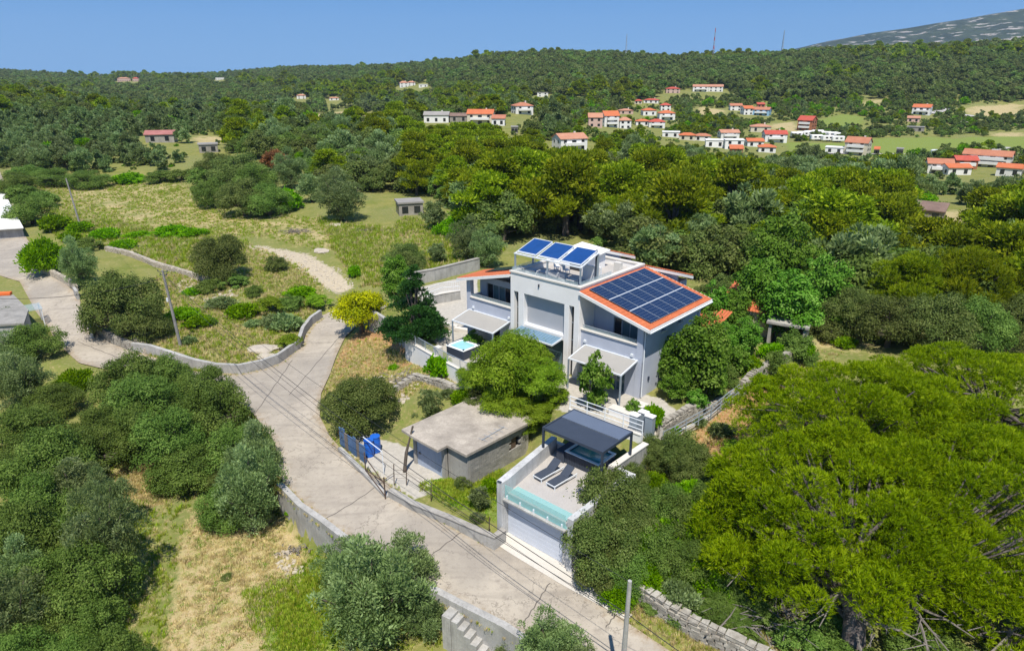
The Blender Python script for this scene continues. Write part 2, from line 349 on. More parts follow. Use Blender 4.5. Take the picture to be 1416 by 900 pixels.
FIELDS = {
 'lawn': [zoneP(p) for p in ([(1085, 197), (1180, 199), (1275, 197), (1300, 208), (1285, 216), (1160, 215), (1095, 209)], [(1205, 192), (1290, 190), (1360, 196), (1330, 204), (1215, 204)],
                              [(1130, 166), (1165, 158), (1195, 163), (1185, 178), (1140, 176)], [(1325, 190), (1416, 188), (1430, 215), (1380, 213), (1330, 203)])],
 'dry': [zoneP(p) for p in ([(425, 158), (480, 153), (560, 160), (548, 178), (470, 172), (430, 175)], [(965, 148), (1005, 152), (1000, 162), (965, 160)], [(1330, 148), (1416, 142), (1416, 160), (1345, 163)],
                             [(1370, 184), (1420, 182), (1420, 199), (1375, 197)], [(1060, 172), (1100, 168), (1110, 182), (1070, 182)], [(1195, 138), (1225, 136), (1215, 148), (1190, 147)],
                             [(1270, 292), (1330, 290), (1345, 312), (1270, 310)], [(1110, 450), (1200, 448), (1260, 465), (1190, 482), (1120, 478)], [(270, 188), (330, 190), (300, 200), (260, 196)])]}
xs = np.concatenate([-np.geomspace(62, 4300, 96)[::-1], np.arange(-61.5, 46.1, 0.5), np.geomspace(46.6, 4300, 100)])
ys = np.concatenate([[-1500, -1200, -400, -120, -40, -10, 4], np.arange(12, 92, 0.5), np.geomspace(92.6, 4200, 190)])
GX, GY = np.meshgrid(xs, ys); nx, ny = len(xs), len(ys)
GZ = gh(GX, GY)
far = GY < 10; GZ[far] = -0.6
rs = sdist(ROAD, GX.ravel(), GY.ravel()).reshape(GX.shape); ds = sdist(DRIVE, GX.ravel(), GY.ravel()).reshape(GX.shape)
low = np.clip((0.9 - np.minimum(rs, ds)) / 0.9, 0, 1)
bumpy = 0.05 * np.sin(GX * 2.1 + np.sin(GY * 1.3) * 2) * np.sin(GY * 1.7 + GX * .6)
GZ = GZ + np.where((GY < 150), bumpy * (1 - low), 0) - 0.10 * low
def mask(polys, soft):
    o = np.zeros(GX.size)
    sel = np.ones(GX.size, bool)
    for p in polys:
        d = sdist(p, GX.ravel(), GY.ravel()); s = soft
        o = np.maximum(o, np.clip(0.5 - d / s, 0, 1))
    return o
straw = mask([Z_STRAW, Z_STRAW2], 1.8); straw = np.maximum(straw, mask([Z_DRYF], 7) * .5); straw = np.maximum(straw, mask(FIELDS['dry'], 8) * .8)
soil = mask([Z_SOIL, Z_SOIL2], 1.2); stone = mask([Z_TRACK], 1.5); lawn = np.maximum(mask([Z_LAWN, Z_GARDEN], 1.2), mask(FIELDS['lawn'], 6)); pave = mask([Z_PAD, Z_COURT, Z_TERR], .5)
V = np.stack([GX.ravel(), GY.ravel(), GZ.ravel()], 1)
idx = np.arange(nx * ny).reshape(ny, nx)
Q = np.stack([idx[:-1, :-1].ravel(), idx[:-1, 1:].ravel(), idx[1:, 1:].ravel(), idx[1:, :-1].ravel()], 1)
m, t, p = newmat('ground')
def attr(n): a = t.nodes.new('ShaderNodeAttribute'); a.attribute_name = n; return a
aA, aB = attr('cover'), attr('cover2'); sa = node(t, 'ShaderNodeSeparateColor'); t.links.new(aA.outputs['Color'], sa.inputs[0])
sb = node(t, 'ShaderNodeSeparateColor'); t.links.new(aB.outputs['Color'], sb.inputs[0])
n1 = noise(t, 0.35, 6, 0.6); n2 = noise(t, 3.0, 5, 0.65); n3 = noise(t, 0.08, 4, 0.6); n4 = noise(t, 14.0, 3, 0.6)
k = mixc(t, ramp(t, n1, 0.35, 0.65), c4((0.135, 0.165, 0.03)), c4((0.24, 0.225, 0.07)))
k = mixc(t, ramp(t, n3, 0.4, 0.62), k, mixc(t, ramp(t, n2, .3, .7), c4((0.13, 0.18, 0.04)), c4((0.24, 0.21, 0.09))))
k = mixc(t, ramp(t, n2, 0.55, 0.75), k, c4((0.34, 0.28, 0.14)))
def cover(src, cols, edge):
    global k
    th = t.nodes.new('ShaderNodeMath'); th.operation = 'ADD'; t.links.new(src, th.inputs[0])
    off = ramp(t, n2, 0.25, 0.75, -edge, edge); t.links.new(off, th.inputs[1])
    th2 = t.nodes.new('ShaderNodeMath'); th2.operation = 'ADD'; t.links.new(th.outputs[0], th2.inputs[0]); t.links.new(ramp(t, n1, .3, .7, -edge, edge), th2.inputs[1])
    c = mixc(t, ramp(t, n4, 0.3, 0.7), c4(cols[0]), c4(cols[1])); c = mixc(t, ramp(t, n2, 0.4, 0.7), c, c4(cols[2]))
    k = mixc(t, ramp(t, th2.outputs[0], 0.35, 0.6), k, c)
cover(sa.outputs[0], [(0.50, 0.385, 0.235), (0.40, 0.31, 0.165), (0.30, 0.28, 0.10)], .28)
cover(sa.outputs[1], [(0.36, 0.20, 0.09), (0.28, 0.15, 0.07), (0.40, 0.26, 0.13)], .15)
cover(sb.outputs[0], [(0.17, 0.22, 0.045), (0.23, 0.27, 0.07), (0.14, 0.19, 0.035)], .25)
cover(sa.outputs[2], [(0.46, 0.39, 0.28), (0.36, 0.30, 0.21), (0.50, 0.43, 0.32)], .2)
cover(sb.outputs[1], [(0.43, 0.40, 0.35), (0.36, 0.335, 0.29), (0.48, 0.445, 0.39)], .06)
t.links.new(k, p.inputs['Base Color']); p.inputs['Roughness'].default_value = 0.95; p.inputs['Specular IOR Level'].default_value = 0.1
bump(t, p, n2, 0.7, 0.12)
M['ground'] = m
me = npmesh('ground', V, Q, m, smooth=True)
for nm, (a, b, c) in (('cover', (straw, soil, stone)), ('cover2', (lawn, pave, pave * 0))):
    at = me.attributes.new(nm, 'FLOAT_COLOR', 'POINT')
    at.data.foreach_set('color', np.stack([a, b, c, np.ones(a.size)], 1).astype(np.float32).ravel())
tag(link('ground', me), kind='structure')

# concrete road as a draped sheet
def sheet(name, poly, mat, lift, step=0.6, kind='structure', edgew=0.12):
    px = [q[0] for q in poly]; py = [q[1] for q in poly]
    gx = np.arange(min(px), max(px) + step, step); gy = np.arange(min(py), max(py) + step, step)
    X, Y = np.meshgrid(gx, gy); d = sdist(poly, X.ravel(), Y.ravel()).reshape(X.shape)
    # pull vertices just outside onto the outline
    P = np.stack([X, Y], -1)
    e = 0.05
    dx = (sdist(poly, (X + e).ravel(), Y.ravel()) - sdist(poly, (X - e).ravel(), Y.ravel())).reshape(X.shape) / (2 * e)
    dy = (sdist(poly, X.ravel(), (Y + e).ravel()) - sdist(poly, X.ravel(), (Y - e).ravel())).reshape(X.shape) / (2 * e)
    sel = (d > 0) & (d < step * 1.5)
    P[..., 0] = np.where(sel, X - dx * d, X); P[..., 1] = np.where(sel, Y - dy * d, Y)
    ii = np.arange(X.size).reshape(X.shape)
    ok = d < step * 1.45; inside = d < 0
    cell = ok[:-1, :-1] & ok[1:, :-1] & ok[:-1, 1:] & ok[1:, 1:] & (inside[:-1, :-1] | inside[1:, :-1] | inside[:-1, 1:] | inside[1:, 1:])
    q = np.stack([ii[:-1, :-1][cell], ii[:-1, 1:][cell], ii[1:, 1:][cell], ii[1:, :-1][cell]], 1)
    Z = base_h(P[..., 0].ravel(), P[..., 1].ravel()) + lift
    VV = np.stack([P[..., 0].ravel(), P[..., 1].ravel(), Z], 1)
    used = np.unique(q); mp = np.zeros(len(VV), int); mp[used] = np.arange(len(used))
    o = link(name, npmesh(name, VV[used], mp[q], mat, smooth=True)); tag(o, kind=kind)
    at = o.data.attributes.new('edge', 'FLOAT', 'POINT'); at.data.foreach_set('value', np.clip(1 + d.ravel()[used] / 1.3, 0, 1).astype(np.float32))
    return o
m, t, p = newmat('concrete_road')
n1 = noise(t, 0.28, 6, 0.62); n2 = noise(t, 2.2, 5, 0.7); n4 = noise(t, 25, 2, 0.5)
k = mixc(t, ramp(t, n1, 0.38, 0.64), c4((0.41, 0.36, 0.29)), c4((0.31, 0.27, 0.22)))
k = mixc(t, ramp(t, n2, 0.5, 0.78), k, c4((0.235, 0.20, 0.165))); k = mixc(t, ramp(t, n4, 0.45, 0.8, 0, .4), k, c4((0.50, 0.43, 0.35)))
vo = node(t, 'ShaderNodeTexVoronoi'); vo.feature = 'DISTANCE_TO_EDGE'; vo.inputs['Scale'].default_value = 0.17
wr = noise(t, 0.9, 4, .7); vv = t.nodes.new('ShaderNodeVectorMath'); vv.operation = 'ADD'
t.links.new(t.nodes.new('ShaderNodeNewGeometry').outputs['Position'], vv.inputs[0]); wc = node(t, 'ShaderNodeCombineXYZ')
t.links.new(ramp(t, wr, 0, 1, -2.2, 2.2), wc.inputs[0]); t.links.new(ramp(t, n1, 0, 1, -3, 3), wc.inputs[1]); t.links.new(wc.outputs[0], vv.inputs[1]); t.links.new(vv.outputs[0], vo.inputs['Vector'])
k = mixc(t, ramp(t, vo.outputs['Distance'], 0.0, 0.009, 0.75, 0), k, c4((0.15, 0.13, 0.105)))
ea = t.nodes.new('ShaderNodeAttribute'); ea.attribute_name = 'edge'; em = t.nodes.new('ShaderNodeMath'); em.operation = 'ADD'; t.links.new(ea.outputs['Fac'], em.inputs[0]); t.links.new(ramp(t, n2, .3, .7, -.45, .35), em.inputs[1])
k = mixc(t, ramp(t, em.outputs[0], 0.45, 1.05, 0, .75), k, c4((0.30, 0.225, 0.14)))
pt_ = noise(t, 0.11, 2, .4); k = mixc(t, ramp(t, pt_, .52, .56, 0, .35), k, c4((0.24, 0.215, 0.185)))
wv = node(t, 'ShaderNodeMapping'); wv.inputs['Rotation'].default_value = (0, 0, R(37)); wv.inputs['Scale'].default_value = (.12, 1.3, 1); t.links.new(t.nodes.new('ShaderNodeNewGeometry').outputs['Position'], wv.inputs[0])
k = mixc(t, ramp(t, noise(t, 1.0, 3, .6, vec=wv.outputs[0]), .5, .72, 0, .5), k, c4((0.23, 0.20, 0.165)))
t.links.new(k, p.inputs['Base Color']); p.inputs['Roughness'].default_value = 0.9; bump(t, p, n2, 0.4, 0.02)
M['road'] = m
sheet('road', ROAD, m, 0.03, .35)
sheet('driveway', DRIVE, surf('pale_driveway', (0.58, 0.54, 0.48), 0.85, 0.08, .8, 10, col2=(.52, .49, .44), bumpd=.005), 0.05, 0.3)
MK = surf('tar_joint', (0.16, 0.14, 0.12), .9, bumpd=0)
for a, b in (((447, 714), (545, 660)), ((400, 545), (470, 470)), ((560, 790), (640, 735)), ((725, 850), (760, 800)), ((352, 573), (404, 498)), ((110, 480), (175, 505)), ((838, 862), (866, 830))):
    A_ = Vector(unp(*a, .1)); B_ = Vector(unp(*b, .1)); d_ = (B_ - A_).normalized(); nn = Vector((-d_.y, d_.x)) * .035; mb = MB(); n = 14; vs = []
    for i in range(n + 1):
        q = A_.lerp(B_, i / n) + nn * math.sin(i * 2.1) * 1.2
        for s in (-1, 1): vs.append((q.x + s * nn.x, q.y + s * nn.y, g_ := float(base_h(np.array([q.x]), np.array([q.y]))[0]) + .036))
    mb.add(vs, [(2 * i, 2 * i + 2, 2 * i + 3, 2 * i + 1) for i in range(n)])
    tag(mb.build('road_joint', MK), kind='structure')

# mountain ridge far on the right
def mt_mat():
    m, t, p = newmat('rocky_mountain')
    mp = node(t, 'ShaderNodeMapping'); mp.inputs['Scale'].default_value = (0.0028, 0.006, 0.022); mp.inputs['Rotation'].default_value = (0, 0.22, 0.2)
    t.links.new(t.nodes.new('ShaderNodeNewGeometry').outputs['Position'], mp.inputs[0])
    a = noise(t, 4.5, 6, 0.62, vec=mp.outputs[0]); b = noise(t, 0.018, 6, 0.65)
    mul = t.nodes.new('ShaderNodeMath'); mul.operation = 'MULTIPLY_ADD'; t.links.new(a, mul.inputs[0]); mul.inputs[1].default_value = .75; 
    m2 = t.nodes.new('ShaderNodeMath'); m2.operation = 'MULTIPLY'; t.links.new(b, m2.inputs[0]); m2.inputs[1].default_value = .3; t.links.new(m2.outputs[0], mul.inputs[2])
    g = mixc(t, ramp(t, b, 0.4, 0.6), c4((0.008, 0.02, 0.006)), c4((0.028, 0.045, 0.014)))
    k = mixc(t, ramp(t, mul.outputs[0], 0.585, 0.615, 0, .8), g, c4((0.42, 0.37, 0.34)))
    t.links.new(k, p.inputs['Base Color']); p.inputs['Roughness'].default_value = 0.95
    return m
prof = [(980, 80), (1060, 74), (1100, 67), (1150, 56), (1200, 47), (1260, 38), (1320, 28), (1370, 20), (1416, 12), (1480, 2), (1600, -20), (1800, -30)]
pts = [ridge(a, b, 2900, 0) for a, b in prof]
us = np.linspace(0, 1, 90); xr = np.interp(us * (len(pts) - 1), range(len(pts)), [q[0] for q in pts]); hr = np.interp(us * (len(pts) - 1), range(len(pts)), [q[2] for q in pts])
dv = np.linspace(-1, 1, 44); V = []
for j, d in enumerate(dv):
    for i in range(len(xr)):
        s = max(0, 1 - abs(d) ** 1.25); h = (hr[i] + 30) * s - 30
        h += (math.sin(i * .55 + j * .4) + math.sin(i * .23 - j * .9)) * 5 * (1 - abs(d)) * (abs(d) > .01) * min(1, abs(d) * 6)
        V.append((xr[i] * (1 + d * .28), 2900 + d * 900, h))
idx = np.arange(len(V)).reshape(len(dv), len(xr))
Q = np.stack([idx[:-1, :-1].ravel(), idx[:-1, 1:].ravel(), idx[1:, 1:].ravel(), idx[1:, :-1].ravel()], 1)
tag(link('mountain', npmesh('mountain', V, Q, mt_mat(), smooth=True)), kind='structure')
# ================================================================== the house
HX, HY, HZ, HR = 5.1, 51.2, 3.38, R(-41.7)
cA, sA = math.cos(HR), math.sin(HR)
def hw(a, b, z=0.0): return (HX + a * cA - b * sA, HY + a * sA + b * cA, HZ + z)     # house grid -> world
def aligned(name, a, b, z, label, cat, group=None, rz=0.0): return empty(name, hw(a, b, z), HR + rz, label, cat, group)
house = empty('villa', (HX, HY, HZ), HR, 'modern grey and white villa with orange tiled wings and a white central tower', 'house')
# central tower: piers, lintel band, deep recesses
tw = MB()
for a0, a1 in ((-7, -6.62), (-6.12, -5.5), (-1.2, -.72), (-.22, .3)): tw.box(a0, a1, 0, .62, -1.2, 6.15)
tw.box(-7, .3, 0, .62, 6.15, 7.75)
tw.box(-7, -6.7, .62, 9.4, -1.2, 7.75); tw.box(0, .3, .62, 9.4, -1.2, 7.75); tw.box(-6.7, 0, 9.1, 9.4, -1.2, 7.75)
tw.box(-5.5, -1.2, .1, .6, 2.95, 3.4)
tw.build('tower_wall', M['white'], house, bev=.015)
B(-6.7, 0, .62, 9.1, 7.2, 7.35).build('roof_deck', M['tiles_deck'], house)
cp = MB(); cp.box(-7.08, .38, -.08, .34, 7.76, 7.9); cp.box(-7.08, -6.66, .35, 9.05, 7.76, 7.9); cp.box(-.04, .38, .35, 9.05, 7.76, 7.9); cp.box(-7.08, .38, 9.06, 9.48, 7.76, 7.9)
cp.build('coping', M['coping'], house, bev=.01)
B(-5.5, -1.2, .5, .58, 3.42, 6.15).build('roller_shutter', M['shutter'], house)
B(-5.5, -1.2, .4, .5, 3.41, 3.47).build('shutter_rail', M['white_metal'], house)
B(-5.5, -1.2, .64, .7, 0, 2.9).build('terrace_door', M['window'], house, label='wide dark glass door below the canopy')
for a0, a1 in ((-6.62, -6.12), (-.72, -.22)):
    s = B(a0, a1, .45, .52, 0, 6.15).build('slot_window', M['dark_window'], house, label='tall narrow dark window in the tower front')
    for z in (1.5, 3.1, 4.6): B(a0, a1, .41, .45, z, z + .05).build('glazing_bar', M['grey_metal'], s)
B(-3.9, -3.8, -.1, 0, 7.05, 7.3).build('wall_lamp', M['dark_metal'], house)
# blue-grey canopy over the terrace door
cn = MB(); n = 14
for i in range(n):
    a0 = -5.75 + i * 4.25 / n; cn.add([(a0, -1.3, 2.98), (a0 + 4.25 / n * .8, -1.3, 2.98), (a0 + 4.25 / n * .8, .1, 3.2), (a0, .1, 3.2), (a0, -1.3, 3.02), (a0 + 4.25 / n * .8, -1.3, 3.02), (a0 + 4.25 / n * .8, .1, 3.24), (a0, .1, 3.24)],
                                          [(3, 2, 1, 0), (4, 5, 6, 7), (0, 1, 5, 4), (1, 2, 6, 5), (2, 3, 7, 6), (3, 0, 4, 7)])
for i in range(n):
    sl_ = MB(); a0 = -5.75 + i * 4.4 / n; a1 = a0 + 4.4 / n - .035
    sl_.hexa([(a0, -1.3, 2.96), (a1, -1.3, 2.96), (a1, -.02, 3.18), (a0, -.02, 3.18), (a0, -1.3, 3.0), (a1, -1.3, 3.0), (a1, -.02, 3.22), (a0, -.02, 3.22)])
    sl_.build('canopy_panel', M['blue_canopy'], house)
cf = MB(); cf.box(-5.8, -1.3, -1.38, -1.3, 2.9, 3.02); cf.hexa([(-1.35, -1.3, 2.9), (-1.28, -1.3, 2.9), (-1.28, 0, 3.1), (-1.35, 0, 3.1), (-1.35, -1.3, 3.03), (-1.28, -1.3, 3.03), (-1.28, 0, 3.25), (-1.35, 0, 3.25)])
cf.build('canopy_frame', M['white_metal'], house)
def wing(s):
    """one wing; s=+1 right of the tower, -1 left; u runs away from the tower"""
    U = lambda u: (0.3 + u) if s > 0 else (-7.0 - u)
    def bx(mb, u0, u1, b0, b1, z0, z1): a, c = sorted((U(u0), U(u1))); mb.box(a, c, b0, b1, z0, z1)
    W = 5.7; D = 9.2 if s > 0 else 3.2; roofz = lambda u: 7.5 - .25 * (u + .1)
    wl = MB(); F0 = .35
    bx(wl, 0, 1.6, F0, F0 + .3, -1.2, 3.0); bx(wl, 4.3, W, F0, F0 + .3, -1.2, 3.0); bx(wl, 1.6, 4.3, F0, F0 + .3, 2.3, 3.0)
    bx(wl, 0, W - .5, F0, F0 + .22, 3.0, 4.28)
    # corner column, tapering outwards to the foot
    a0, a1, a2 = U(W - .5), U(W), U(W)
    q = [(a0, F0 - .05, -1.2), (a1, F0 - .05, -1.2), (a1, F0 + .45, -1.2), (a0, F0 + .45, -1.2)]
    zt0, zt1 = roofz(W - .5) - .12, roofz(W) - .12
    top = [(a0, F0 - .02, zt0), (a1, F0 - .02, zt1), (a1, F0 + .4, zt1), (a0, F0 + .4, zt0)]
    if s < 0: q = [q[1], q[0], q[3], q[2]]; top = [top[1], top[0], top[3], top[2]]
    wl.hexa(q + top)
    # gable wall of the loggia and the outer side wall
    def slab(u0, u1, b0, b1, z0):
        a, c = U(u0), U(u1); p_ = [(a, b0, z0), (c, b0, z0), (c, b1, z0), (a, b1, z0)]; t_ = [(a, b0, roofz(u0) - .1), (c, b0, roofz(u1) - .1), (c, b1, roofz(u1) - .1), (a, b1, roofz(u0) - .1)]
        if s < 0: p_ = [p_[1], p_[0], p_[3], p_[2]]; t_ = [t_[1], t_[0], t_[3], t_[2]]
        wl.hexa(p_ + t_)
    slab(0, 1.9, 2.1, 2.35, 3.0); slab(4.85, W - .25, 2.1, 2.35, 3.0); bx(wl, 1.9, 4.85, 2.1, 2.35, 5.35, 5.9)
    bx(wl, 0, W - .25, F0 + .3, 2.1, 2.82, 3.02)
    # outer side wall built round its windows
    wins = [(3.0, 3.7, 4.75, 5.55), (5.6, 6.3, 4.75, 5.55), (3.4, 4.0, 1.0, 2.3)] if s > 0 else [(2.4, 3.0, 4.3, 5.3)]
    e0, e1 = W - .25, W; ztop = roofz(W) - .1
    start = 2.1 if s > 0 else 2.1
    zs = sorted({-1.2, ztop} | {v for w_ in wins for v in w_[2:]})
    for z0, z1 in zip(zs[:-1], zs[1:]):
        cuts = sorted((w_[0], w_[1]) for w_ in wins if w_[2] <= z0 and w_[3] >= z1); b = F0 + .45 if z1 <= 3.0 or s > 0 and z1 <= 4.3 else start
        b = F0 + .45 if z1 <= 4.3 else (F0 + .45 if s > 0 else start)
        for c0, c1 in cuts + [(D, D)]:
            if c0 > b: bx(wl, e0, e1, b, c0, z0, z1)
            b = c1
    slab(0, W, D, D + .25, -1.2)
    wl.build('wing_wall', M['grey_wall'], house, label='%s wing wall in pale grey-blue render' % ('right' if s > 0 else 'left'))
    for (b0, b1, z0, z1) in wins:
        m_ = MB(); bx(m_, W - .2, W - .14, b0, b1, z0, z1); wn = m_.build('side_window', M['window'], house)
        m_ = MB(); bx(m_, W - .14, W - .06, b0, b0 + .06, z0, z1); bx(m_, W - .14, W - .06, b1 - .06, b1, z0, z1); bx(m_, W - .14, W - .06, b0 + .06, b1 - .06, z1 - .06, z1); m_.build('window_frame', M['white_metal'], wn)
        m_ = MB(); bx(m_, W - .1, W + .1, b0 - .08, b1 + .08, z0 - .09, z0 - .004); m_.build('window_sill', M['coping'], wn)
    m_ = MB(); bx(m_, -.0, W - .45, F0 - .1, F0 + .3, 4.284, 4.4); m_.build('balcony_coping', M['coping'], house, bev=.01)
    m_ = MB(); bx(m_, .1, W - .6, F0 + .08, F0 + .11, 4.41, 4.66); g = m_.build('balcony_glass', M['rail_glass'], house)
    m_ = MB(); bx(m_, .1, W - .6, F0 + .06, F0 + .13, 4.66, 4.70); m_.build('handrail', M['grey_metal'], g)
    # sliding doors of the loggia and ground floor
    for (u0, u1, b, z0, z1) in ((1.9, 4.85, 2.2, 3.03, 5.35), (1.6, 4.3, F0 + .2, 0, 2.3)):
        k = 4 if z0 > 1 else 3
        for i in range(k):
            w0 = u0 + (u1 - u0) * i / k; w1 = u0 + (u1 - u0) * (i + 1) / k; o_ = .05 * (i % 2)
            m_ = MB(); bx(m_, w0 + .05, w1 - .05, b + o_, b + o_ + .02, z0 + .06, z1 - .06); dr = m_.build('sliding_door', M['window' if i % 3 else 'dark_window'], house)
            m_ = MB()
            bx(m_, w0, w0 + .05, b + o_ - .02, b + o_ + .04, z0, z1); bx(m_, w1 - .05, w1, b + o_ - .02, b + o_ + .04, z0, z1)
            bx(m_, w0 + .05, w1 - .05, b + o_ - .02, b + o_ + .04, z1 - .06, z1); bx(m_, w0 + .05, w1 - .05, b + o_ - .02, b + o_ + .04, z0, z0 + .06); m_.build('door_frame', M['grey_metal'], dr)
    m_ = MB(); bx(m_, .35, .55, F0 - .14, F0, 3.3, 3.5); m_.build('wall_lamp', M['white_metal'], house)
    m_ = MB(); bx(m_, W - .95, W - .75, F0 - .14, F0 - .001, 3.3, 3.5); m_.build('wall_lamp', M['white_metal'], house)
    # roof: slab, white fascia, ribbed tiles
    Z = lambda u, dz: roofz(u) + dz; W2 = W + .75; B0, B1 = -.12, (9.7 if s > 0 else 3.6)
    def sl(u0, u1, b0, b1, d0, d1, nm, mt, **kw):
        a, c = U(u0), U(u1); p_ = [(a, b0, Z(u0, d0)), (c, b0, Z(u1, d0)), (c, b1, Z(u1, d0)), (a, b1, Z(u0, d0)), (a, b0, Z(u0, d1)), (c, b0, Z(u1, d1)), (c, b1, Z(u1, d1)), (a, b1, Z(u0, d1))]
        if s < 0: p_ = [p_[1], p_[0], p_[3], p_[2], p_[5], p_[4], p_[7], p_[6]]
        return MB().hexa(p_).build(nm, mt, house, **kw)
    rf = sl(0.01, W2, B0, B1, -.09, .08, 'roof', M['white'], label='tiled roof of the %s wing' % ('right' if s > 0 else 'left'))
    tl = MB(); nb = 46 if s > 0 else 17; rows = 17; pitch = (B1 - B0) / nb
    for r_ in range(rows):
        u0 = 0.02 + (W2 - .02) * r_ / rows; u1 = u0 + (W2 - .02) / rows + .05
        for i in range(nb):
            b = B0 + i * pitch; vs = []
            for (u, dz) in ((u0, .09), (min(u1, W2 + .03), .125)):
                for kx, kz in ((0, 0), (.28, .055), (.6, .055), (.88, .0)): vs.append((U(u), b + kx * pitch, Z(u, dz + kz)))
            fs = [(0, 1, 5, 4), (1, 2, 6, 5), (2, 3, 7, 6), (4, 5, 6, 7)]
            if s > 0: fs = [f[::-1] for f in fs]
            tl.add(vs, fs)
    tl.build('roof_tiles', M['tile'], house, kind='stuff')
    fa = MB()
    a, c = U(0.01), U(W2 + .02)
    for (b0, b1) in ((B0 - .07, B0 - .002), (B1 + .002, B1 + .07)):
        p_ = [(a, b0, Z(0, -.16)), (c, b0, Z(W2, -.16)), (c, b1, Z(W2, -.16)), (a, b1, Z(0, -.16)), (a, b0, Z(0, .1)), (c, b0, Z(W2, .1)), (c, b1, Z(W2, .1)), (a, b1, Z(0, .1))]
        if s < 0: p_ = [p_[1], p_[0], p_[3], p_[2], p_[5], p_[4], p_[7], p_[6]]
        fa.hexa(p_)
    bx(fa, W2 + .005, W2 + .07, B0, B1, Z(W2, -.13), Z(W2, .07))
    fa.build('fascia', M['white'], house)
    # solar panels
    if s > 0:
        for band in range(3):
            for i in range(6):
                u0 = .36 + band * 1.92; u1 = u0 + 1.84; b0 = .72 + i * 1.37; b1 = b0 + 1.335
                a, c = U(u0), U(u1)
                pn = MB().hexa([(a, b0, Z(u0, .22)), (c, b0, Z(u1, .22)), (c, b1, Z(u1, .22)), (a, b1, Z(u0, .22)), (a, b0, Z(u0, .25)), (c, b0, Z(u1, .25)), (c, b1, Z(u1, .25)), (a, b1, Z(u0, .25))]).build('solar_panel', M['solar'], house)
                fr = MB(); e = .016; zz = lambda u, d: Z(u, d)
                for (x0, x1, y0, y1) in ((u0, u1, b0, b0 + e), (u0, u1, b1 - e, b1), (u0, u0 + e, b0 + e, b1 - e), (u1 - e, u1, b0 + e, b1 - e)):
                    A_, C_ = U(x0), U(x1); fr.hexa([(A_, y0, Z(x0, .24)), (C_, y0, Z(x1, .24)), (C_, y1, Z(x1, .24)), (A_, y1, Z(x0, .24)), (A_, y0, Z(x0, .262)), (C_, y0, Z(x1, .262)), (C_, y1, Z(x1, .262)), (A_, y1, Z(x0, .262))])
                for q_ in range(1, 6):
                    x0 = u0 + (u1 - u0) * q_ / 6 - .004; A_, C_ = U(x0), U(x0 + .008)
                    fr.hexa([(A_, b0, Z(x0, .24)), (C_, b0, Z(x0, .24)), (C_, b1, Z(x0, .24)), (A_, b1, Z(x0, .24)), (A_, b0, Z(x0, .252)), (C_, b0, Z(x0, .252)), (C_, b1, Z(x0, .252)), (A_, b1, Z(x0, .252))])
                fr.build('panel_frame', M['grey_metal'], pn)
        for u in (2.20, 4.12):
            a, c = U(u + .015), U(u + .065); MB().hexa([(a, .75, Z(u, .2)), (c, .75, Z(u, .2)), (c, 8.9, Z(u, .2)), (a, 8.9, Z(u, .2)), (a, .75, Z(u, .27)), (c, .75, Z(u, .27)), (c, 8.9, Z(u, .27)), (a, 8.9, Z(u, .27))]).build('mounting_rail', M['white_metal'], house)
    else:
        for i in range(3):
            u0, u1, b0 = .4 + i * 1.4, 1.74 + i * 1.4, 1.6; b1 = b0 + 1.8; a, c = U(u1), U(u0)
            MB().hexa([(a, b0, Z(u1, .22)), (c, b0, Z(u0, .22)), (c, b1, Z(u0, .22)), (a, b1, Z(u1, .22)), (a, b0, Z(u1, .26)), (c, b0, Z(u0, .26)), (c, b1, Z(u0, .26)), (a, b1, Z(u1, .26))]).build('solar_panel', M['solar'], house, label='dark solar panel on the left wing roof')
wing(1); wing(-1)
# rear wing: two low roofs behind the tower
rw = MB(); rw.box(-6.4, -2.6, 9.9, 12.0, -1.2, 7.3); rw.box(-2.59, 3.2, 10.1, 12.0, -1.2, 6.5); rw.box(-6.4, -2.6, 9.9, 10.2, 7.3, 8.0); rw.box(-2.59, 3.2, 10.1, 10.4, 6.55, 7.2); rw.build('rear_wall', M['grey_wall'], house)
for a0, a1, b0, zt in ((-6.8, -2.3, 9.75, 8.05), (-2.2, 3.7, 9.85, 7.3)):
    MB().hexa([(a0, b0, zt), (a1, b0, zt), (a1, 12.2, zt - .75), (a0, 12.2, zt - .75), (a0, b0, zt + .24), (a1, b0, zt + .24), (a1, 12.2, zt - .51), (a0, 12.2, zt - .51)]).build('rear_fascia', M['white'], house)
    rt = MB(); n = int((a1 - a0) / .22)
    for i in range(n):
        for r_ in range(5):
            x0 = a0 + i * (a1 - a0) / n; y0 = b0 + .02 + r_ * .47; z0 = zt + .26 - (y0 - b0) * .31; x1 = x0 + .2; y1 = y0 + .5; z1 = z0 - .12
            rt.add([(x0, y0, z0 + .02), (x0 + .1, y0, z0 + .1), (x1, y0, z0 + .02), (x0, y1, z1), (x0 + .1, y1, z1 + .08), (x1, y1, z1)], [(0, 1, 4, 3), (1, 2, 5, 4), (0, 2, 1)])
    rt.build('rear_tiles', M['tile'], house, kind='stuff')
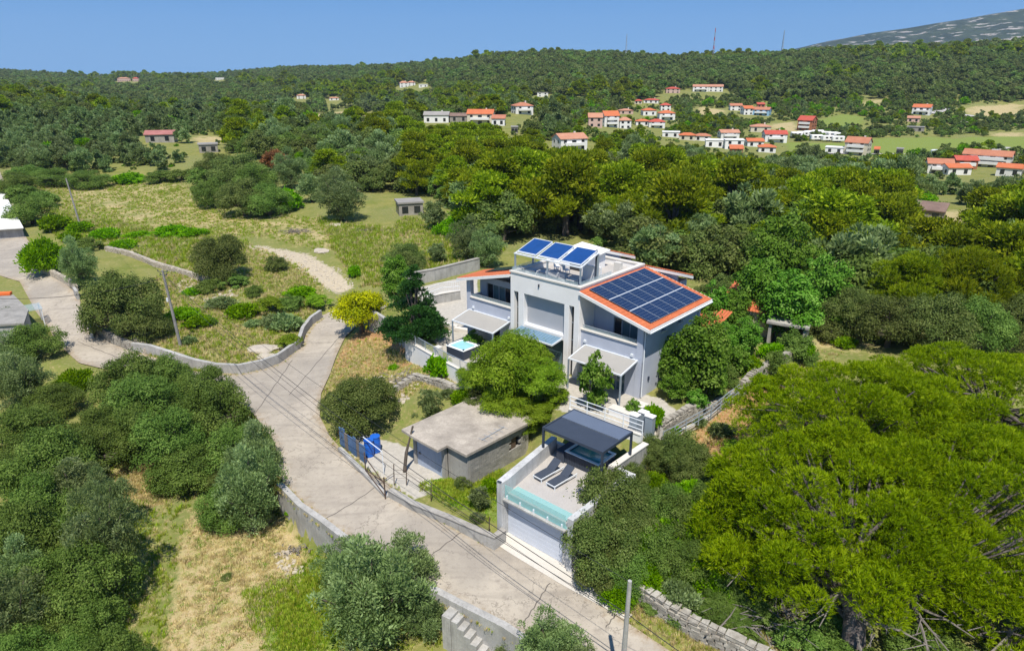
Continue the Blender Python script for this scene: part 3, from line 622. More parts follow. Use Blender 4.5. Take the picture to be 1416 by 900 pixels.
# awnings in front of the two wings
for s, a0, a1, tx in ((1, .75, 5.7, 'right'), (-1, -12.4, -7.3, 'left')):
    aw = MB(); aw.box(a0, a1, -1.95, -1.85, 2.56, 2.66); aw.box(a0, a1, .22, .34, 3.02, 3.14)
    for a in (a0, a1 - .09): aw.hexa([(a, -1.85, 2.57), (a + .09, -1.85, 2.57), (a + .09, .22, 3.03), (a, .22, 3.03), (a, -1.85, 2.68), (a + .09, -1.85, 2.68), (a + .09, .22, 3.14), (a, .22, 3.14)])
    aw.build('awning_frame', M['white_metal'], house)
    MB().hexa([(a0 + .1, -1.84, 2.6), (a1 - .1, -1.84, 2.6), (a1 - .1, .21, 3.06), (a0 + .1, .21, 3.06), (a0 + .1, -1.84, 2.63), (a1 - .1, -1.84, 2.63), (a1 - .1, .21, 3.09), (a0 + .1, .21, 3.09)]).build('awning_panel', M['canopy'], house, label='pale awning roof before the %s wing' % tx)
    for a in (a0, a1 - .1): B(a, a + .1, -1.96, -1.84, -.3, 2.56).build('awning_post', M['grey_metal'], house)
for a, b0 in ((-7.03, -.09), (.33, -.09)):
    pass
MB().tube([(6.08, .5, 5.7), (6.08, .5, .1)], .05, 8).build('downpipe', M['white_metal'], house)
MB().tube([(6.1, 9.0, 5.6), (6.1, 9.0, .1)], .05, 8).build('downpipe', M['white_metal'], house)
MB().tube([(6.83, -.1, 5.72), (6.83, 9.7, 5.72)], .07, 8).build('gutter', M['white_metal'], house)
B(5.98, 6.06, 3.4, 3.6, 1.7, 1.9).build('wall_lamp', M['dark_metal'], house)
B(5.98, 6.1, 1.4, 1.55, 1.2, 1.5).build('wall_lamp', M['dark_metal'], house)
# roof terrace: glass railing, stair house
for x0, x1, y0, y1 in ((-6.9, -.0, .1, .12), (-6.9, -6.88, .2, 3.2), (.1, .12, .3, 4.6)):
    g = B(x0, x1, y0, y1, 7.91, 8.2).build('terrace_glass', M['rail_glass'], house)
st = MB(); st.hexa([(-5.2, 5.2, 7.35), (-2.7, 5.2, 7.35), (-2.7, 7.8, 7.35), (-5.2, 7.8, 7.35), (-5.2, 5.2, 8.8), (-2.7, 5.2, 8.6), (-2.7, 7.8, 8.8), (-5.2, 7.8, 9.0)])
st.build('stair_house', M['white'], house)
MB().hexa([(-5.5, 4.9, 8.82), (-2.4, 4.9, 8.6), (-2.4, 8.1, 8.82), (-5.5, 8.1, 9.05), (-5.5, 4.9, 8.94), (-2.4, 4.9, 8.72), (-2.4, 8.1, 8.94), (-5.5, 8.1, 9.17)]).build('stair_house_roof', M['white'], house, bev=.02)
B(-4.6, -3.5, 5.14, 5.19, 7.36, 8.45).build('stair_door', M['dark_window'], house)
B(-1.9, -.1, 3.3, 3.45, 7.36, 8.7).build('wind_wall', M['white'], house)
B(-.75, -.1, 6.2, 6.6, 7.36, 8.5).build('chimney', M['coping'], house, bev=.01)
MB().tube([(-.35, 3.0, 7.36), (-.35, 3.0, 10.2)], .09, 8).build('flue_pipe', M['dark_metal'], house)
# collector pergola on the roof terrace: posts and beams carry three blue collectors
cl = aligned('collector_pergola', -3.6, 1.8, 7.9, 'grey metal frame carrying three blue solar collectors on the roof terrace', 'solar pergola')
def cbox(nm, mt, pts, par=cl): return MB().hexa(pts).build(nm, mt, par)
for a in (-3.4, .1, 3.45):
    B(a - .06, a + .06, -1.25, -1.13, 0, 1.3).build('post', M['grey_metal'], cl)
for a in (-3.4, 3.45): B(a - .06, a + .06, 1.1, 1.22, 0, 2.0).build('post', M['grey_metal'], cl)
B(-3.5, 3.55, -1.27, -1.12, 1.3, 1.4).build('beam', M['white_metal'], cl); B(-3.5, 3.55, 1.08, 1.22, 2.0, 2.1).build('beam', M['white_metal'], cl)
for a in (-3.42, -1.12, 1.18, 3.47):
    cbox('rafter', M['white_metal'], [(a - .04, -1.12, 1.32), (a + .04, -1.12, 1.32), (a + .04, 1.08, 2.02), (a - .04, 1.08, 2.02), (a - .04, -1.12, 1.42), (a + .04, -1.12, 1.42), (a + .04, 1.08, 2.12), (a - .04, 1.08, 2.12)])
for i in range(3):
    a0 = -3.25 + i * 2.3; a1 = a0 + 1.95; y0, y1 = -1.0, 1.15; zz = lambda y: 1.44 + (y + 1.12) * .318
    cp_ = cbox('collector', M['collector'], [(a0, y0, zz(y0)), (a1, y0, zz(y0)), (a1, y1, zz(y1)), (a0, y1, zz(y1)), (a0, y0, zz(y0) + .08), (a1, y0, zz(y0) + .08), (a1, y1, zz(y1) + .08), (a0, y1, zz(y1) + .08)])
    fr = MB()
    for (x0, x1, q0, q1) in ((a0 - .05, a0, y0, y1), (a1, a1 + .05, y0, y1), (a0, a1, y0 - .05, y0), (a0, a1, y1, y1 + .05)):
        fr.hexa([(x0, q0, zz(q0) - .02), (x1, q0, zz(q0) - .02), (x1, q1, zz(q1) - .02), (x0, q1, zz(q1) - .02), (x0, q0, zz(q0) + .1), (x1, q0, zz(q0) + .1), (x1, q1, zz(q1) + .1), (x0, q1, zz(q1) + .1)])
    fr.build('collector_frame', M['white_metal'], cp_)
def chair(a, b, z, rz, mat, label, group=None, k=1.0):
    t = aligned('garden_chair', a, b, z, label, 'chair', group, rz)
    B(-.24 * k, .24 * k, -.24, .24, .4, .45).build('seat', mat, t); MB().hexa([(-.24, .2, .45), (.24, .2, .45), (.24, .24, .45), (-.24, .24, .45), (-.24, .3, .9), (.24, .3, .9), (.24, .34, .9), (-.24, .34, .9)]).build('backrest', mat, t)
    for x in (-.2, .2):
        for y in (-.2, .2): B(x - .02, x + .02, y - .02, y + .02, 0, .4).build('leg', M['white_metal'], t)
    for x in (-.25, .22): B(x, x + .03, -.2, .22, .62, .65).build('armrest', mat, t)
    return t
chair(-3.8, 3.6, 7.36, 2.8, M['white'], 'white chair on the roof terrace, nearer the stair door')
chair(-5.0, 3.9, 7.36, 1.2, M['white'], 'white chair on the roof terrace, farther left of its pair')
def sofa(a, b, z, rz, L, label, back=True):
    t = aligned('outdoor_sofa', a, b, z, label, 'sofa', None, rz)
    B(-L / 2, L / 2, -.4, .4, .0, .28).build('frame', M['white_metal'], t, bev=.02)
    for i in range(2): B(-L / 2 + .05 + i * L / 2, -.05 + i * L / 2, -.36, .2, .284, .44).build('cushion', M['fabric'], t, bev=.04)
    if back: B(-L / 2, L / 2, .22, .4, .284, .8).build('backrest', M['fabric'], t, bev=.04)
sofa(-5.6, 1.9, 7.36, R(8), 2.0, 'pale grey cushioned sofa at the left of the roof terrace', False)
sofa(-3.3, 1.7, 7.36, R(185), 1.9, 'pale grey sofa under the middle blue collector')
t = aligned('low_table', -1.7, 1.6, 7.36, 'small low table at the right end of the roof terrace', 'table')
B(-.4, .4, -.3, .3, .38, .43).build('table_top', M['coping'], t, bev=.01)
for x in (-.35, .35):
    for y in (-.25, .25): B(x - .03, x + .03, y - .03, y + .03, 0, .38).build('leg', M['grey_metal'], t)
# balcony furniture
chair(-10.6, 1.3, 3.03, 2.5, M['white'], 'white chair at the left on the left balcony')
chair(-8.3, 1.3, 3.03, -2.2, M['white'], 'white chair nearest the tower on the left balcony')
t = aligned('balcony_table', -9.4, 1.35, 3.03, 'white balcony table between the two chairs', 'table')
B(-.45, .45, -.3, .3, .7, .74).build('table_top', M['white'], t); B(-.05, .05, -.05, .05, .03, .7).build('leg', M['grey_metal'], t); B(-.25, .25, -.2, .2, 0, .03).build('base', M['grey_metal'], t)
chair(4.6, 1.35, 3.03, -1.9, M['dark_fabric'], 'dark chair at the corner of the right balcony')

# ================================================================== garage with sun deck
GX0, GY0 = -.7, 35.73
def gw(a, b): return (GX0 + a * cA - b * sA, GY0 + a * sA + b * cA)
def gal(name, a, b, z, label, cat, group=None, rz=0.0): x, y = gw(a, b); return empty(name, (x, y, z), HR + rz, label, cat, group)
ga = empty('garage', (GX0, GY0, 0), HR, 'white concrete garage with a rolling door and sun deck on its roof', 'garage')
L0, L1 = (0.0, 0.0), (-.95, 6.6)                       # left wall leans outward to the back
wl = MB(); wl.prism([(0, -.35), (.42, -.35), (.42, .3), (-.5, 6.2), (-.9, 6.1)], -.4, 3.86)
wl.prism([(5.15, -.05), (5.55, -.05), (5.55, 6.2), (5.15, 6.2)], -.4, 3.5)
wl.prism([(4.72, .12), (5.145, .12), (5.145, .4), (4.72, .4)], -.3, 2.55)
wl.box(.43, 4.72, .14, .3, 2.36, 2.6)
wl.box(-.75, 5.55, 6.21, 6.5, -.3, 3.4)
wl.build('wall', M['grey_concrete'] if False else surf('garage_plaster', (.62, .62, .62), .85, .18, .8, 12, col2=(.42, .42, .41), bumpd=.004, streak=True), ga, bev=.015)
B(.43, 5.14, -.3, .13, 2.6, 2.72).build('front_edge', M['grey_concrete'], ga, bev=.01)
MB().prism([(.43, .13), (5.14, .13), (5.14, 6.2), (-.5, 6.2), (.42, .31)], 2.6, 2.9).build('deck', M['tiles_deck'], ga)
for i in range(14):
    B(.44, 4.71, .2 + .003 * (i % 2), .25 + .003 * (i % 2), i * .17, i * .17 + .168).build('door_slat', M['roll_door'], ga)
B(.43, 5.13, -.1, .5, 2.724, 2.75).build('glass_ledge', M['teal_glass'], ga, label='teal glass strip along the front of the deck')
MB().hexa([(.46, -.1, 2.76), (5.1, -.1, 2.76), (5.1, -.08, 2.76), (.46, -.08, 2.76), (.46, -.12, 3.65), (5.1, -.12, 3.65), (5.1, -.1, 3.65), (.46, -.1, 3.65)]).build('glass_railing', M['teal_glass'], ga, label='teal glass railing above the garage door')
B(.45, 5.12, .32, 1.1, 2.905, 2.93).build('glass_floor', M['teal_glass'], ga, label='pale teal glass strip in the deck floor')
for i in range(5): B(.6 + i * 1.05, .68 + i * 1.05, -.16, -.03, 2.725, 2.95).build('clamp', M['white_metal'], ga)
MB().tube([(.1, -.36, 3.87), (.4, -.36, 3.92)], .05, 6).build('wall_lamp', M['dark_metal'], ga)
mb = MB()
pg = empty('pergola', unp(749.8, 590, 5.4) + (2.9,), HR, 'dark pergola with a half-open slatted roof above the sun deck', 'pergola')
PW, PD, PH = 4.75, 3.4, 2.5
for x in (0, PW - .13):
    for y in (0, PD - .13): B(x, x + .13, y, y + .13, 0, PH - .2).build('post', M['dark_metal'], pg)
for x0, x1, y0, y1 in ((0, PW, 0, .1), (0, PW, PD - .1, PD), (0, .1, .1, PD - .1), (PW - .1, PW, .1, PD - .1)): B(x0, x1, y0, y1, PH - .2, PH).build('beam', M['dark_metal'], pg)
n = 16; YS = 1.95
for i in range(36):
    x = .13 + i * (PW - .28) / 36; MB().hexa([(x, .11, PH - .055), (x + .115, .11, PH - .115), (x + .115, YS, PH - .115), (x, YS, PH - .055), (x + .01, .11, PH - .035), (x + .125, .11, PH - .095), (x + .125, YS, PH - .095), (x + .01, YS, PH - .035)]).build('louvre', M['dark_metal'], pg)
B(.101, PW - .101, YS, PD - .101, PH - .06, PH - .01).build('closed_roof', surf('blue_grey_metal_roof', (.12, .15, .21), .5, .05, 1, 20, bumpd=0), pg)
for nm_, (a, b, rz), lab in (('l', (2.0, 2.7, 0), 'dark cushioned sun lounger nearer the left wall of the deck'), ('r', (3.12, 2.62, 0), 'dark cushioned sun lounger nearer the slatted tub')):
    t = gal('sun_lounger', a - 1.05, b - .35, 2.9, lab, 'sun lounger', 'sun loungers on the garage deck', R(-4))
    L = 2.15
    for x in (-.36, .31): B(x, x + .05, 0, L, .22, .29).build('side_rail', M['white_metal'], t)
    B(-.31, .31, 0, .05, .22, .29).build('end_rail', M['white_metal'], t)
    for x in (-.36, .31):
        for y in (0.02, L - .1): B(x, x + .05, y, y + .05, 0, .22).build('leg', M['white_metal'], t)
    B(-.31, .31, .03, 1.25, .292, .36).build('mattress', M['dark_fabric'], t, bev=.02)
    MB().hexa([(-.31, 1.25, .29), (.31, 1.25, .29), (.31, 1.95, .74), (-.31, 1.95, .74), (-.31, 1.22, .36), (.31, 1.22, .36), (.31, 1.92, .82), (-.31, 1.92, .82)]).build('backrest', M['dark_fabric'], t, bev=.02)
    MB().tube([(-.28, 1.8, .6), (-.28, 2.0, .26)], .02, 5).build('strut', M['white_metal'], t)
t = empty('swim_tub', unp(812, 632, 3.4) + (2.9,), HR, 'dark slatted hot tub with teal water under the pergola', 'hot tub')
tb = MB(); tb.box(-1.15, 1.5, -.85, -.78, 0, .85); tb.box(-1.15, 1.5, .95, 1.02, 0, .85); tb.box(-1.15, -1.08, -.78, .95, 0, .85); tb.box(1.43, 1.5, -.78, .95, 0, .85); tb.box(-1.08, 1.43, -.78, .95, 0, .1)
tb.build('tub_shell', M['dark_metal'], t)
for i in range(20): B(-1.14 + i * .132, -1.05 + i * .132, -.885, -.852, .02, .84).build('slat', M['dark_metal'], t)
rm = MB(); rm.box(-1.2, 1.55, -.9, -.7, .855, .93); rm.box(-1.2, 1.55, .87, 1.07, .855, .93); rm.box(-1.2, -1.0, -.7, .87, .855, .93); rm.box(1.35, 1.55, -.7, .87, .855, .93); rm.build('rim', M['tub'], t, bev=.02)
B(-1.0, 1.35, -.7, .87, .75, .8).build('water', M['teal'], t)
t = empty('cover_chest', unp(786, 622, 3.4) + (2.9,), HR, 'dark slatted chest standing between loungers and hot tub', 'chest')
B(-.3, .3, -.9, .9, 0, .75).build('body', M['dark_metal'], t, bev=.02)
for i in range(12): B(-.33, -.305, -.86 + i * .147, -.77 + i * .147, .03, .73).build('slat', M['dark_metal'], t)
B(-.34, .34, -.93, .93, .752, .8).build('lid', M['dark_fabric'], t, bev=.01)
# terrace retaining wall and railing behind the deck
def rail(pts, zf, h, label, mat, n_rails=2, nm='metal_railing', post=.07, step=1.6, group=None, glass=False):
    """posts and rails along a polyline; zf gives the foot height"""
    t = empty(nm, (pts[0][0], pts[0][1], zf(*pts[0])), 0, label, 'railing', group); o = Vector(t.location)
    acc = []
    for (x0, y0), (x1, y1) in zip(pts[:-1], pts[1:]):
        L = math.hypot(x1 - x0, y1 - y0); k = max(1, round(L / step))
        for i in range(k): acc.append((x0 + (x1 - x0) * i / k, y0 + (y1 - y0) * i / k))
    acc.append(pts[-1]); P3 = [Vector((x, y, zf(x, y))) - o for x, y in acc]
    for q in P3: B(q.x - post / 2, q.x + post / 2, q.y - post / 2, q.y + post / 2, q.z - .1, q.z + h).build('post', mat, t)
    for r_ in range(n_rails):
        z = h - r_ * h / n_rails - .04
        MB().tube([q + Vector((0, 0, z)) for q in P3], .03, 6).build('rail', mat, t)
    if glass:
        for a, b in zip(P3[:-1], P3[1:]):
            d = (b - a) * .06; MB().add([a + d + Vector((0, 0, .12)), b - d + Vector((0, 0, .12)), b - d + Vector((0, 0, h - .1)), a + d + Vector((0, 0, h - .1))], [(0, 1, 2, 3)]).build('glass_panel', M['rail_glass'], t)
    return t
def wall(name, pts, th, top, foot, mat, label, cat='wall', cap=None, caph=.08, kind=None, seg=.8):
    """a wall along a polyline; top/foot are heights or functions of x, y"""
    tp = top if callable(top) else (lambda x, y: top); ft = foot if callable(foot) else (lambda x, y: foot)
    P = []
    for (x0, y0), (x1, y1) in zip(pts[:-1], pts[1:]):
        k = max(1, round(math.hypot(x1 - x0, y1 - y0) / seg)); P += [(x0 + (x1 - x0) * i / k, y0 + (y1 - y0) * i / k) for i in range(k)]
    P.append(pts[-1]); n = len(P); N = []
    for i in range(n):
        a, b = P[max(0, i - 1)], P[min(n - 1, i + 1)]; d = Vector((b[0] - a[0], b[1] - a[1])).normalized(); N.append((-d.y * th / 2, d.x * th / 2))
    def strip(z0f, z1f, grow):
        mb = MB(); vs = []
        for (x, y), (nx_, ny_) in zip(P, N):
            z0, z1 = z0f(x, y), z1f(x, y)
            vs += [(x + nx_ * grow, y + ny_ * grow, z0), (x - nx_ * grow, y - ny_ * grow, z0), (x - nx_ * grow, y - ny_ * grow, z1), (x + nx_ * grow, y + ny_ * grow, z1)]
        fs = []
        for i in range(n - 1):
            for k in range(4): fs.append((4 * i + k, 4 * i + (k + 1) % 4, 4 * i + 4 + (k + 1) % 4, 4 * i + 4 + k))
        fs += [(3, 2, 1, 0), (4 * n - 4, 4 * n - 3, 4 * n - 2, 4 * n - 1)]
        return mb.add(vs, fs)
    o = strip(ft, tp, 1).build(name, mat); tag(o, label, cat, kind=kind)
    if cap: strip(lambda x, y: tp(x, y) + .004, lambda x, y: tp(x, y) + caph, 1.25).build('coping', cap, o)
    return o
RP = [hw(-1.7, -7.4)[:2], hw(4.6, -7.4)[:2]]
RP = [unp(788, 562, 4.2), unp(888, 598, 4.2)]
wall('terrace_wall', [RP[0], RP[1]], .3, 4.0, 1.5, M['white'], 'white terrace wall behind the dark pergola', cap=M['coping'])
rail(RP, lambda x, y: 4.08, 1.0, 'white and grey railing on the terrace wall behind the pergola', M['white_metal'], 3, step=1.5)
# gate pillars
for (px, py, lab) in ((876, 604, 'grey steel gate pillar with white cap nearest the pergola'), (888, 600, 'grey steel gate pillar with white cap, second from pergola'), (897, 606, 'slim grey gate pillar at the right of the gate')):
    x, y = unp(px, py, 3.2); t = empty('gate_pillar', (x, y, 2.9), HR, lab, 'gate pillar', 'steel pillars beside the pergola')
    B(-.3, .3, -.22, .22, 0, 2.0).build('shaft', M['grey_metal'], t, bev=.02); B(-.34, .34, -.26, .26, 2.004, 2.1).build('cap', M['white'], t, bev=.02)
wall('terrace_side_wall', [unp(845, 650, 3.4), unp(893, 617, 3.4)], .35, 3.6, .2, M['grey_concrete'], 'concrete wall to the right of the hot tub', cap=M['coping'])
# utility boxes on the terrace
x, y = unp(862, 577, 3.4); t = empty('utility_box', (x, y, 3.38), HR, 'low white storage box behind the railing', 'storage box'); B(-1.1, 1.0, -.35, .35, 0, .55).build('body', M['white'], t, bev=.03); B(-1.14, 1.04, -.39, .39, .554, .62).build('lid', M['coping'], t, bev=.02)
x, y = unp(884, 574, 3.4); t = empty('cabinet', (x, y, 3.38), HR, 'white cabinet with pale top beside the gate pillars', 'cabinet'); B(-.45, .45, -.4, .4, 0, .9).build('body', M['white'], t, bev=.03); B(-.5, .5, -.45, .45, .904, .97).build('top', M['coping'], t, bev=.02)

# ================================================================== hot tub terrace at the left of the house
x, y = unp(640, 478, 4.2); t = empty('hot_tub', (x, y, 3.38), HR, 'white hot tub with pale blue water below the left awning', 'hot tub')
B(-1.1, 1.1, -1.0, 1.0, 0, .8).build('cabinet', M['dark_metal'], t, bev=.05)
rm = MB(); rm.box(-1.14, 1.14, -1.04, -.78, .804, .92); rm.box(-1.14, 1.14, .78, 1.04, .804, .92); rm.box(-1.14, -.88, -.78, .78, .804, .92); rm.box(.88, 1.14, -.78, .78, .804, .92); rm.build('rim', M['tub'], t, bev=.05)
B(-.88, .88, -.78, .78, .81, .86).build('water', M['water'], t)
for a, b in ((-.98, -.9), (1.0, .9), (1.0, -.9), (-.98, .9), (0, .92)): MB().tube([(a, b, .92), (a, b, 1.0)], .09, 8).build('headrest', M['dark_fabric'], t)
wx = MB(); x, y = unp(668, 468, 4.0); t = empty('wind_screen', (x, y, 3.38), HR, 'dark grey panel screen between hot tub and house', 'screen')
B(-1.3, 1.3, -.04, .04, .05, 1.3).build('panel', M['grey_metal'], t); B(-1.36, 1.36, -.06, .06, 1.304, 1.36).build('top_rail', M['dark_metal'], t)
WW = [unp(563, 488, 2.4), unp(603, 512, 2.4), unp(655, 540, 2.4)]
wall('white_garden_wall', WW, .35, 3.75, .4, M['white'], 'white garden wall below the hot tub terrace', cap=M['coping'], caph=.06)
x, y = WW[1]; t = tag(B(-.3, .3, -.3, .3, 3.2, 4.5).build('brick_pier', M['coping'], None, (x + .2, y + .4, 0), HR, bev=.02), 'pale square pier at the bend of the white garden wall', 'pier')
rail([(q[0], q[1]) for q in WW], lambda x, y: 3.8, .85, 'teal glass railing on the white garden wall', M['grey_metal'], 1, 'glass_railing', glass=True)
wall('old_concrete_wall', [unp(512, 447, 1.8), unp(530, 458, 1.8), unp(563, 487, 1.8)], .35, lambda x, y: 3.5, .3, M['grey_concrete'], 'stained old concrete wall beside the yellow-leaved tree')
# gravel court walls and gate
wall('court_back_wall', [unp(560, 402, 2.8), unp(600, 390, 3.2), unp(662, 374, 3.2)], .4, 4.8, 2.5, M['grey_concrete'], 'long concrete wall along the back of the gravel court', cap=M['concrete'])
wall('court_ramp_wall', [unp(590, 428, 3.0), unp(612, 420, 3.2), unp(636, 416, 3.2)], .4, 4.4, 2.6, M['grey_concrete'], 'low concrete wall carrying white bars beside the court', cap=M['coping'])
gt = rail([unp(592, 422, 3.6), unp(612, 414, 3.6), unp(636, 412, 3.6)], lambda x, y: 4.45, 1.1, 'white barred gate railing beside the gravel court', M['white_metal'], 2, 'barred_gate', post=.03, step=.22)
for px, py, rz, lab in ((622, 452, .2, 'pale stone bench block at the left edge of the court'), (640, 458, .3, 'pale stone bench block nearest the left awning post')):
    x, y = unp(px, py, 3.4); tag(B(-.9, .9, -.25, .25, 0, .35).build('stone_bench', M['coping'], None, (x, y, 3.38), HR + rz, bev=.03), lab, 'bench')

# ================================================================== concrete shed and its yard
SR = R(-41.7)
sh = empty('concrete_shed', (-4.85, 41.35, .15), SR, 'old concrete shed with flat weathered roof and pale blue door', 'shed')
# local frame: x along the front (to the right), y to the back; origin at the right end of the door
SW = MB(); SW.box(-3.1, -2.82, 0, .25, -.3, 2.65); SW.box(-.08, .25, 0, .25, -.3, 2.65); SW.box(-2.82, -.08, 0, .25, 2.3, 2.65)
SW.box(.26, 2.2, .3, .55, -.3, 2.64); SW.box(-3.1, -2.85, .25, 6.4, -.3, 2.65); SW.box(-3.1, 2.2, 6.4, 6.65, -.3, 2.65)
SW.build('wall', M['concrete'], sh)
rng2 = random.Random(4)
for r_ in range(13):                                   # block courses of the right-hand wall
    z0 = -.3 + r_ * .227; off = .22 * (r_ % 2)
    for i in range(15):
        y0 = .56 + i * .44 - off + .006; y1 = y0 + .425
        y0 = max(y0, .56); y1 = min(y1, 6.4)
        if y1 - y0 < .05 or (4.5 < y0 < 5.5 and .9 < z0 < 1.9): continue
        B(1.95, 2.2 + rng2.uniform(-.012, .012), y0, y1, z0 + .006, z0 + .22).build('block', M['block'], sh)
B(1.96, 2.04, .56, 6.4, -.3, 1.05).build('mortar_bed', M['grey_concrete'], sh)
B(2.02, 2.1, 4.55, 5.35, 1.05, 1.95).build('hole_cover', M['rust'], sh, label='rusty sheet in the side opening')
MB().prism([(-3.6, -.6), (-2.0, -.75), (.5, -.83), (.48, .06), (2.38, .02), (2.6, 7.0), (-3.4, 6.8)], 2.66, 2.88).build('roof_slab', M['roof_concrete'], sh, bev=.02)
for i in range(7): B(-2.81 + i * .389, -2.81 + i * .389 + .381, .1, .15, -.05, 2.29).build('door_board', M['shed_door'], sh)
B(-2.6, -2.4, .04, .1, 1.0, 1.12).build('door_handle', M['dark_metal'], sh)
an = empty('fallen_aerial', unp(682, 600, 3.05) + (3.05,), R(25), 'thin metal aerial lying on the flat shed roof', 'aerial')
MB().tube([(-1.1, -.5, .05), (1.1, .55, .08)], .02, 5).build('boom', M['grey_metal'], an)
for k in range(5): x = -1 + k * .5; MB().tube([(x - .2, x * .5 + .35, .07), (x + .2, x * .5 - .35, .07)], .012, 4).build('rod', M['grey_metal'], an)
tag(MB().tube([(-7.7, 42.2, .2), (-7.5, 42.3, 1.7), (-7.0, 42.7, 3.6)], [.13, .12, .08], 7).build('leaning_trunk', M['bark']), 'bare leaning trunk before the left end of the shed', 'tree trunk')
# blue barrels, board screen
for i, (px, py, lab) in enumerate(((511, 628, 'upright blue barrel nearer the road beside the fence'), (520, 622, 'upright blue barrel behind the other one'))):
    x, y = unp(px, py, .3); t = empty('blue_barrel', (x, y, .2), 0, lab, 'barrel', 'blue barrels in the yard')
    MB().tube([(0, 0, 0), (0, 0, .3), (0, 0, .34), (0, 0, .9), (0, 0, .94), (0, 0, 1.25)], [.36, .36, .38, .38, .36, .34], 16).build('drum', M['blue_plastic'], t, smooth=False)
    MB().tube([(0, 0, 1.25), (0, 0, 1.31)], .37, 16).build('lid', M['blue_plastic'], t)
t = empty('board_screen', unp(470, 612, .3) + (.15,), R(-48), 'row of faded blue boards fencing the yard beside the road', 'fence')
for i in range(9): B(i * .42, i * .42 + .39, rng2.uniform(-.04, .04), .08, 0, 1.5 + rng2.uniform(-.15, .15)).build('board', M['blue_tarp'] if i % 4 != 2 else M['wood'], t)
FB = [unp(480, 628, .1), unp(505, 655, .1), unp(534, 692, .1)]
t = empty('yard_gate', unp(505, 655, .15) + (.15,), 0, 'leaning rusty wire gate in the yard fence', 'gate'); o = Vector(t.location)
g_ = [Vector((*unp(506, 654, .15), .15)), Vector((*unp(533, 690, .15), .15))]
for q in g_: MB().tube([q - o, q - o + Vector((0, 0, 1.7))], .05, 6).build('post', M['rust'], t)
for h0, h1 in ((.25, .25), (1.4, 1.2), (.3, 1.3)): MB().tube([g_[0] - o + Vector((0, 0, h0)), g_[1] - o + Vector((0, 0, h1))], .04, 6).build('bar', M['rust'], t)
MB().tube([Vector((*unp(502, 604, 1.9), 1.9)) - o, Vector((*unp(528, 624, 1.9), 1.9)) - o], .035, 6).build('bar', M['white_metal'], t, label='pale bar')
MB().tube([Vector((*unp(528, 624, 1.9), 1.9)) - o, Vector((*unp(531, 655, .2), .2)) - o], .035, 6).build('bar', M['white_metal'], t, label='pale bar')
YW = [unp(470, 622, .1), unp(500, 652, .1), unp(536, 690, .1)]
wall('yard_kerb', YW, .3, lambda x, y: .35, -.3, M['grey_concrete'], 'low crumbling kerb of the yard along the road')
GW_ = [unp(540, 688, .1), unp(572, 707, .1), unp(622, 727, .1), unp(683, 754, .1), unp(697, 744, .1)]
wall('garden_wall', GW_, .34, lambda x, y: .75, -.3, M['grey_concrete'], 'low grey concrete wall between garden and road', cap=M['concrete'], caph=.07)
t = empty('wire_fence', GW_[0] + (.8,), 0, 'thin rusty posts and wires along the yard edge', 'fence'); o = Vector(t.location)
pp = []
for px, py, h in ((545, 668, 1.6), (562, 668, 1.3), (596, 690, 1.2), (676, 738, 1.3)):
    x, y = unp(px, py, .4); q = Vector((x, y, .3)) - o; pp.append(q); MB().tube([q, q + Vector((.06, .03, h))], .035, 5).build('post', M['rust'], t)
for z in (.5, .85, 1.15):
    MB().tube([q + Vector((0, 0, z)) for q in pp], .012, 4).build('wire', M['rust'], t)

